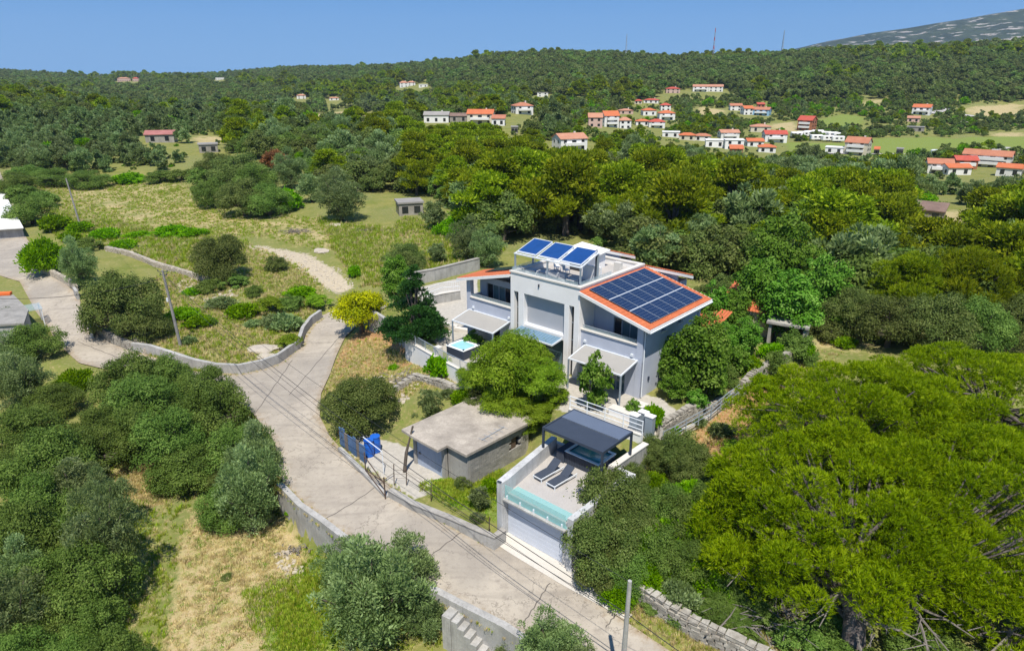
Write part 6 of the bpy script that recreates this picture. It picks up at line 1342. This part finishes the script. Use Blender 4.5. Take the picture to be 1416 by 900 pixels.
# ------------------------------------------------------------------ the wood: scattered over the land, the largest in the picture as single trees
BND = [(-50, 244), (0, 244), (250, 238), (262, 222), (300, 214), (420, 225), (440, 262), (520, 268), (545, 262), (600, 285), (625, 300), (700, 338), (760, 330), (850, 350), (905, 385), (965, 392), (1150, 405), (1170, 440), (1300, 462), (1470, 470)]
CLEAR = [p_ for v in FIELDS.values() for p_ in v]
sc_x, sc_y = [], []
y = 50.0; r_ = np.random.default_rng(21)
while y < 1560:
    sp = 5.4 if y < 230 else (6.4 if y < 480 else 9.5 if y < 800 else 12)
    hwid = y * 1.22 + 25; k = int(2 * hwid / sp)
    sc_x += list(-hwid + (np.arange(k) + r_.random(k) * .95) * sp); sc_y += list(y + (r_.random(k) - .5) * sp * .9); y += sp * .86
TX, TY = np.array(sc_x), np.array(sc_y); TZ = gh(TX, TY)
PXX = CX + F * TX / (TY * CP + (HC - TZ) * SP); PYY = CY + F * ((HC - TZ) * CP - TY * SP) / (TY * CP + (HC - TZ) * SP); ZC = TY * CP + (HC - TZ) * SP
bnd = np.interp(PXX, [b[0] for b in BND], [b[1] for b in BND])
keep = (PYY < bnd) & (PXX > -420) & (PXX < 1800)
for p_ in CLEAR: keep &= sdist(p_, TX, TY) > 2.5
def vnoise(x, y, s, seed): return (np.sin(x / s * 1.3 + seed) * np.cos(y / s * 1.1 - seed * 2) + np.sin((x + y) / s * .7 + seed * 3) * .8 + np.sin((x - 2 * y) / s * .43 + seed) * .6) / 2.4
va = vnoise(TX, TY, 17, 1.0) + r_.normal(size=TX.size) * .35; vb = vnoise(TX, TY, 60, 2.3)
u_ = r_.random(TX.size); D = np.where(TY < 125, 9.0, np.where(TY < 230, 8.0, np.where(TY < 480, 8.2, 10.2))) * r_.uniform(.65, 1.35, TX.size); D = np.where(TY > 450, D * 1.22, D); D = np.where(TY > 800, D * 1.15, D)
kind = np.full(TX.size, 'oak', dtype='<U8')
kind[va > .15] = 'green'; kind[(u_ > .8)] = 'olive'
pinez = ((PXX > 560) & (PXX < 800) & (PYY > 195) & (PYY < 345)) | ((PXX > 790) & (PYY > 225) & (PYY < 330) & (va > -.15)) | ((PXX > 1120) & (PYY > 300) & (PYY < 420))
kind[pinez & (u_ < .72)] = 'pine'
kind[(~pinez) & (TY < 450) & (u_ < .12)] = 'pine'
kind[(PXX > 840) & (PXX < 1000) & (PYY > 170) & (PYY < 225) & (u_ < .7)] = 'pine'
kind[(PXX > 460) & (PXX < 660) & (PYY > 128) & (PYY < 152) & (u_ < .6)] = 'pine'
kind[(PYY < 150) & (vb + va * .5 > .45) & (u_ < .25)] = 'pine'; kind[(PYY < 150) & (u_ > .8)] = 'green'; kind[(PYY < 150) & (PYY > 85) & (u_ > .35) & (u_ < .8)] = 'oak'
og = (PXX < 305) & (PYY > 168) & (PYY < 246); kind[og & (u_ < .85)] = 'olive'; D[og] *= .72
rt_ = (PXX > 1000) & (PYY > 235) & (PYY < 300); kind[rt_ & (u_ < .45)] = 'olive'
kind[(TY < 400) & (u_ > .975)] = 'bright'
vill = (PXX > 780) & (PYY > 140) & (PYY < 232); D[vill] *= .62; keep &= ~(vill & (PXX > 1080) & (PYY > 150) & (r_.random(TX.size) < .3)); kind[vill & (u_ > .75) & (u_ < .9)] = 'bright'
sq = r_.uniform(.85, 1.15, TX.size)
Hh_ = np.array([KINDS[k_][2] for k_ in kind]) * D * sq
PYT = CY + F * ((HC - TZ - Hh_) * CP - TY * SP) / (TY * CP + (HC - TZ - Hh_) * SP); HWp = D / ZC * F / 2
D = np.where((TY < 75) & (PXX > 1100), D * 1.1, D)
for (x0, x1, yt, yb, zc) in HOUSES:
    c = (PXX + HWp > x0 - 1) & (PXX - HWp < x1 + 1) & (PYT < yb - (yb - yt) * .12) & (PYY > yt - 2) & (ZC < zc + 14)
    c |= (np.abs(PXX - (x0 + x1) / 2) < (x1 - x0) / 2 + HWp * .6) & (np.abs(ZC - zc - 4) < 8)
    keep &= ~c
# nothing may stand on the villa, its court or in front of the far view lines of the clearing
for p_ in (TERRACE, ROAD, Z_DRYF): keep &= sdist(p_, TX, TY) > 2.0
sel = np.nonzero(keep)[0]; HWs = HWp[sel]
# hidden behind the crest: skip trees whose tops the land hides
vis = []
for i in sel:
    fr = np.linspace(.15, .96, 18); zt = TZ[i] + Hh_[i]; hx, hy = TX[i] * fr, TY[i] * fr; hl = HC + (zt - HC) * fr
    vis.append(i)
sel = np.array(vis); fr = np.linspace(.12, .97, 22)
hx = TX[sel][:, None] * fr; hy = TY[sel][:, None] * fr; hl = HC + (TZ[sel] + Hh_[sel] - HC)[:, None] * fr
blocked = (base_h(hx.ravel(), hy.ravel()).reshape(hx.shape) > hl + .5).any(1) & (TY[sel] > 150); sel = sel[~blocked]
order = sel[np.argsort(-HWp[sel] * 1.0)]; order = sorted(order, key=lambda i: -HWp[i])
cnt = {}; indiv = []; rest = []
for i in order:
    k_ = kind[i]; lim = {'pine': 190, 'oak': 190, 'green': 150, 'olive': 170, 'bright': 24}.get(k_, 100)
    if cnt.get(k_, 0) < lim and TY[i] < 330 and -60 < PXX[i] < 1480: cnt[k_] = cnt.get(k_, 0) + 1; indiv.append(i)
    else: rest.append(i)
for i in indiv: place(kind[i], TX[i], TY[i], TZ[i], D[i] * (1.15 if kind[i] == 'pine' else 1), 'mid', sq[i])
print('TREES near', len(NEAR), 'single wood', len(indiv), 'mass', len(rest))
# ------------------------------------------------------------------ masses: far forest, undergrowth, grasses
def hidden_collection(name, meshes):
    c = bpy.data.collections.new(name)
    for i, me in enumerate(meshes): c.objects.link(bpy.data.objects.new('%s_%02d' % (name, i), me))
    return c
def scatter(name, P_, rz, sc, ix, coll, label, kind_='stuff', tilt=0):
    me = bpy.data.meshes.new(name); me.vertices.add(len(P_)); me.vertices.foreach_set('co', np.asarray(P_, np.float32).ravel())
    for nm, ty, dat in (('rz', 'FLOAT', rz), ('sc', 'FLOAT', sc), ('ix', 'INT', ix)):
        a = me.attributes.new(nm, ty, 'POINT'); a.data.foreach_set('value', np.asarray(dat, np.float32 if ty == 'FLOAT' else np.int32))
    o = link(name, me); tag(o, label, kind=kind_)
    ng = bpy.data.node_groups.new(name, 'GeometryNodeTree'); ng.interface.new_socket('Geometry', in_out='INPUT', socket_type='NodeSocketGeometry'); ng.interface.new_socket('Geometry', in_out='OUTPUT', socket_type='NodeSocketGeometry')
    gi, go = ng.nodes.new('NodeGroupInput'), ng.nodes.new('NodeGroupOutput'); ip = ng.nodes.new('GeometryNodeInstanceOnPoints'); ci = ng.nodes.new('GeometryNodeCollectionInfo')
    ci.inputs['Collection'].default_value = coll; ci.inputs['Separate Children'].default_value = True; ci.inputs['Reset Children'].default_value = True
    def at(n_, ty):
        q = ng.nodes.new('GeometryNodeInputNamedAttribute'); q.data_type = ty; q.inputs[0].default_value = n_; return [s for s in q.outputs if s.enabled and s.name == 'Attribute'][0]
    ng.links.new(gi.outputs[0], ip.inputs['Points']); ng.links.new(ci.outputs[0], ip.inputs['Instance']); ip.inputs['Pick Instance'].default_value = True
    ng.links.new(at('ix', 'INT'), ip.inputs['Instance Index'])
    cx = ng.nodes.new('ShaderNodeCombineXYZ'); ng.links.new(at('rz', 'FLOAT'), cx.inputs[2]); ng.links.new(cx.outputs[0], ip.inputs['Rotation'])
    cs = ng.nodes.new('ShaderNodeCombineXYZ'); s_ = at('sc', 'FLOAT')
    for i in range(3): ng.links.new(s_, cs.inputs[i])
    ng.links.new(cs.outputs[0], ip.inputs['Scale']); ng.links.new(ip.outputs[0], go.inputs[0])
    md = o.modifiers.new('scatter', 'NODES'); md.node_group = ng
    return o
FK = ['pine', 'oak', 'green', 'olive', 'bright']; fm = []; fref = []
for k_ in FK:
    for v_ in range(2): q = proto(k_, 'far', v_); fm.append(q[0]); fref.append(q[2])
fc = hidden_collection('far_tree', fm)
rest = np.array(rest); ixs = np.array([FK.index(kind[i]) * 2 + (i % 2) for i in rest])
scs = np.array([D[i] / fref[j] for i, j in zip(rest, ixs)])
scatter('far_forest', np.stack([TX[rest], TY[rest], TZ[rest] - .3], 1), r_.uniform(0, 6.28, len(rest)), scs, ixs, fc, 'dense green forest covering the far slopes and hills')
# undergrowth between the trees of the wood
near_ = sel[TY[sel] < 430]; k = r_.choice(len(near_), 9000); ux = TX[near_][k] + r_.normal(size=9000) * 4; uy = TY[near_][k] + r_.normal(size=9000) * 4; okk = uy < 430
ux, uy = ux[okk], uy[okk]; uz = gh(ux, uy)
up = CY + F * ((HC - uz) * CP - uy * SP) / (uy * CP + (HC - uz) * SP); upx = CX + F * ux / (uy * CP + (HC - uz) * SP)
okk = up < np.interp(upx, [b[0] for b in BND], [b[1] for b in BND])
for p_ in CLEAR + [TERRACE]: okk &= sdist(p_, ux, uy) > 1
ux, uy, uz = ux[okk], uy[okk], uz[okk]; ui = r_.choice([2, 3, 4, 5, 6, 8], len(ux))
scatter('undergrowth', np.stack([ux, uy, uz - .2], 1), r_.uniform(0, 6.28, len(ux)), r_.uniform(.2, .5, len(ux)), ui, fc, 'low scrub filling the gaps between the trees')
# gardens and hedges of the village
vx = r_.uniform(0, 420, 9000); vy = r_.uniform(200, 700, 9000); vz = gh(vx, vy); vc = vy * CP + (HC - vz) * SP
vpx = CX + F * vx / vc; vpy = CY + F * ((HC - vz) * CP - vy * SP) / vc
vk = (vpx > 770) & (vpx < 1440) & (vpy > 136) & (vpy < 238) & (vnoise(vx, vy, 11, 4.0) + r_.normal(size=9000) * .3 > -.1)
for p_ in CLEAR: vk &= sdist(p_, vx, vy) > 1
for (x0, x1, yt, yb, zc) in HOUSES: vk &= ~((vpx > x0 - 2) & (vpx < x1 + 2) & (np.abs(vc - zc - 3) < 9)) & ~((vpx > x0) & (vpx < x1) & (vpy > yb - 3) & (vpy < yb + 3))
vx, vy, vz = vx[vk], vy[vk], vz[vk]
scatter('garden_shrubbery', np.stack([vx, vy, vz - .2], 1), r_.uniform(0, 6.28, len(vx)), r_.uniform(.2, .5, len(vx)), r_.choice([2, 3, 4, 5, 6, 8], len(vx)), fc, 'scattered garden bushes and hedges between the village houses')
# grasses and weeds
def tuft_mesh(nb, h, spread, mat, wd, seed, lean=.5):
    q = np.random.default_rng(seed); V = []; Q_ = []; T = []
    for i in range(nb):
        a = q.uniform(0, 6.28); b0 = np.array([math.cos(a), math.sin(a), 0]) * q.uniform(0, spread); d = np.array([math.cos(a) * lean * q.random(), math.sin(a) * lean * q.random(), 1]) * h * q.uniform(.5, 1.1)
        s = np.array([-math.sin(a), math.cos(a), 0]) * wd; n0 = len(V); V += [b0 - s, b0 + s, b0 + d * .6 + s * .8, b0 + d]; Q_.append((n0, n0 + 1, n0 + 2, n0 + 3)); T.append(q.random())
    return npmesh('tuft', np.array(V), np.array(Q_), LM[mat], T)
gm = [tuft_mesh(16, .28, .16, 'grass', .022, 1), tuft_mesh(16, .24, .18, 'straw', .02, 2), tuft_mesh(22, .34, .22, 'grass', .026, 3), tuft_mesh(18, .32, .2, 'straw', .022, 4), tuft_mesh(30, .42, .3, 'bright', .06, 5, .9), tuft_mesh(22, .10, .2, 'bright', .02, 6), tuft_mesh(14, .09, .2, 'straw', .018, 7, 1.2)]
gc = hidden_collection('grass_tuft', gm)
def grass_area(name, polys, n, types, smin, smax, label, avoid=(), seed=3, zfun=gh, gap=0.15):
    q = np.random.default_rng(seed); out = []
    for p_ in polys:
        x0, x1, y0, y1 = min(a[0] for a in p_), max(a[0] for a in p_), min(a[1] for a in p_), max(a[1] for a in p_)
        X = q.uniform(x0, x1, n); Y = q.uniform(y0, y1, n); k = sdist(p_, X, Y) < (0 if n < 1000 else q.uniform(-1.3, .5, n))
        for a in avoid: k &= sdist(a, X, Y) > gap
        k &= (vnoise(X, Y, 2.2, seed) + q.normal(size=n) * .35 > -.35)
        out.append(np.stack([X[k], Y[k]], 1))
    P_ = np.concatenate(out); Z = zfun(P_[:, 0], P_[:, 1]) - .03
    scatter(name, np.column_stack([P_, Z]), q.uniform(0, 6.28, len(P_)), q.uniform(smin, smax, len(P_)), q.choice(types, len(P_)), gc, label); return len(P_)
AV = [ROAD, DRIVE, TERRACE]
BANK = PX([(190, 487), (240, 500), (300, 514), (340, 514), (385, 498), (414, 476), (418, 458), (440, 438), (448, 405), (420, 380), (340, 350), (260, 380), (215, 395), (200, 440)], .8)
ng_ = 0
ng_ += grass_area('bank_grass', [BANK], 30000, [0, 1, 1, 3, 0, 3, 1, 2], .6, 1.5, 'mixed green and dry grass on the bank inside the bend', AV, 3)
ng_ += grass_area('field_grass', [Z_DRYF], 30000, [1, 3, 0, 2, 0, 2], .6, 1.4, 'dry tall grass of the big open field', AV, 4)
ng_ += grass_area('meadow_grass', [zoneP([(440, 300), (545, 318), (560, 300), (640, 320), (700, 345), (660, 372), (575, 388), (500, 395), (470, 360)]), zoneP([(60, 285), (120, 300), (250, 320), (345, 335), (300, 385), (215, 366), (150, 345), (60, 320)])], 26000, [0, 1, 2, 3, 2], .9, 2.2, 'tall green and straw grass round the field', AV + [Z_TRACK], 5)
ng_ += grass_area('lawn_grass', [Z_LAWN, Z_GARDEN], 16000, [5, 5, 5, 0], .7, 1.4, 'bright green grass patches', AV, 6)
ng_ += grass_area('straw_stubble', [Z_STRAW, Z_STRAW2], 15000, [6, 6, 6, 5, 1], .6, 1.2, 'cut straw lying over the lower field', AV, 7)
lowx = PX([(0, 600), (300, 640), (380, 690), (480, 780), (620, 870), (600, 905), (0, 905)], -2.4)
ng_ += grass_area('low_grass', [lowx], 26000, [0, 1, 2, 6, 5], .5, 1.1, 'grass under the trees of the lower field', AV + [Z_STRAW], 8)
ng_ += grass_area('roadside_weeds', [PX([(440, 545), (478, 470), (520, 470), (600, 505), (640, 560), (560, 560)], .8), PX([(890, 790), (1100, 870), (1150, 905), (1000, 905), (880, 840)], .4), PX([(900, 600), (1000, 545), (1120, 480), (1180, 470), (1150, 560), (1000, 700), (900, 680)], 2)], 14000, [1, 3, 0, 1], .4, 1.1, 'dry weeds on the bare banks', AV, 9)
edge = []
for (a, b) in ((RW, .35), ([unp(456, 602, .1), unp(474, 622, .1), unp(500, 645, .1), unp(538, 672, .1), unp(567, 699, .1), unp(622, 727, .1), unp(679, 750, .1)], .25), (CW, .45), ([unp(845, 835, .1), unp(890, 862, .1), unp(940, 888, .1), unp(1000, 910, .1)], .5)):
    for (x0, y0), (x1, y1) in zip(a[:-1], a[1:]):
        d = Vector((x1 - x0, y1 - y0)).normalized(); edge.append([(x0 - d.y * b * 1.2, y0 + d.x * b * 1.2), (x1 - d.y * b * 1.2, y1 + d.x * b * 1.2), (x1 + d.y * b * 1.2, y1 - d.x * b * 1.2), (x0 + d.y * b * 1.2, y0 - d.x * b * 1.2)])
ng_ += grass_area('edge_weeds', edge, 130, [1, 3, 1, 0], .35, .8, 'dry weeds growing along the road edges', (), 10, lambda x, y: np.maximum(gh(x, y), base_h(x, y)))
print('grass tufts', ng_)
# ------------------------------------------------------------------ labels for the trees: look, then where it stands
MARK = [(787, 200, 'the lone white house'), (640, 165, 'the row of houses'), (220, 190, 'the pink-roofed shed'), (565, 290, 'the stone hut'), (100, 280, 'the left field pole'), (240, 425, 'the bank pole'), (760, 420, 'the villa'),
        (645, 620, 'the concrete shed'), (810, 600, 'the dark pergola'), (740, 690, 'the garage'), (858, 860, 'the roadside pole'), (480, 395, 'the stony track'), (1188, 205, 'the large cream house'), (1315, 230, 'the right village group'),
        (1010, 200, 'the modern white blocks'), (1288, 300, 'the brown-roofed stone shed'), (850, 170, 'the pink terrace'), (400, 745, 'the curved retaining wall'), (660, 865, 'the concrete stairs'), (20, 430, 'the grey flat-roofed house'),
        (20, 320, 'the white flat building'), (300, 510, 'the curved kerb wall'), (150, 265, 'the dry field'), (985, 575, 'the grey railing'), (520, 620, 'the blue barrels'), (640, 475, 'the white hot tub'), (1085, 465, 'the grey shelter'), (885, 590, 'the gate pillars'),
        (1230, 640, 'the great pine dome'), (960, 860, 'the rough roadside wall'), (1200, 470, 'the bare dry patch'), (440, 165, 'the dry ridge patch'), (550, 425, 'the stained concrete wall'), (55, 800, 'the lower left corner'), (310, 800, 'the straw field')]
LOOK = {'pine': 'yellow-green pine', 'oak': 'dark holm oak', 'green': 'mid-green leafy tree', 'olive': 'grey-green olive tree', 'bright': 'bright green shrub', 'yellow': 'tree with yellow leaves', 'spruce': 'dark dense conifer', 'fig': 'large-leaved fig tree', 'feather': 'feathery light green tree', 'brown': 'withered reddish bush', 'shrub': 'small grey-green shrub', 'sparse': 'sparse thin-leaved shrub'}
CATN = {'bright': 'shrub', 'brown': 'bush', 'shrub': 'shrub', 'sparse': 'shrub'}
ORD = ['leftmost', 'second from the left', 'third from the left', 'fourth from the left', 'fifth from the left', 'sixth from the left', 'seventh from the left', 'eighth from the left', 'ninth from the left']
buck = {}
for t, k_, px, py, wp in TREES:
    if k_ is None: continue
    m_ = min(MARK, key=lambda q: (q[0] - px) ** 2 + ((q[1] - py) * 1.6) ** 2); dx, dy = px - m_[0], py - m_[1]; dist = math.hypot(dx, dy * 1.6)
    far_ = 'close' if dist < 45 else ('just' if dist < 110 else 'well')
    rel = {'close': 'beside', 'just': 'left of' if dx < 0 else 'right of', 'well': 'far left of' if dx < 0 else 'far right of'}[far_] if abs(dx) > abs(dy) * 1.1 else {'close': 'beside', 'just': 'behind' if dy < 0 else 'in front of', 'well': 'far behind' if dy < 0 else 'well in front of'}[far_]
    size = 'big ' if wp > 85 else ('small ' if wp < 32 else '')
    if LOOK[k_].startswith('small'): size = ''
    buck.setdefault((size + LOOK[k_], rel, m_[2]), []).append((px, t, k_))
for (look, rel, mk), lst in buck.items():
    lst.sort(key=lambda q: q[0]); n = len(lst)
    for i, (px, t, k_) in enumerate(lst):
        if n == 1: lab = '%s %s %s' % (look, rel, mk)
        elif i < 9 and i < (n + 1) // 2 or n > 18 and i < 9: lab = '%s %s %s, %s' % (look, rel, mk, ORD[i])
        elif n - 1 - i < 9: lab = '%s %s %s, %s' % (look, rel, mk, ORD[n - 1 - i].replace('left', 'right'))
        else: lab = '%s %s %s, mid-row %s' % (look, rel, mk, ORD[(i - 9) % 9].replace(' from the left', '').replace('leftmost', 'first'))
        tag(t, lab, CATN.get(k_, 'tree'), 'shrubs' if k_ in CATN else {'pine': 'pine trees of the wood', 'oak': 'holm oaks', 'green': 'leafy green trees', 'olive': 'olive trees'}.get(k_, LOOK[k_] + 's'))
# ------------------------------------------------------------------ the air
hz = B(-4400, 4400, -1600, 4400, -90, 330).build('haze', M['white']); hz.data.materials.clear(); tag(hz, kind='stuff')
m = bpy.data.materials.new('haze_air'); m.use_nodes = True; t = m.node_tree; t.nodes.remove(t.nodes['Principled BSDF'])
pv = t.nodes.new('ShaderNodeVolumePrincipled'); pv.inputs['Density'].default_value = HAZE; pv.inputs['Color'].default_value = (.66, .82, 1, 1); pv.inputs['Anisotropy'].default_value = 0.2
t.links.new(pv.outputs[0], t.nodes['Material Output'].inputs['Volume']); hz.data.materials.append(m)
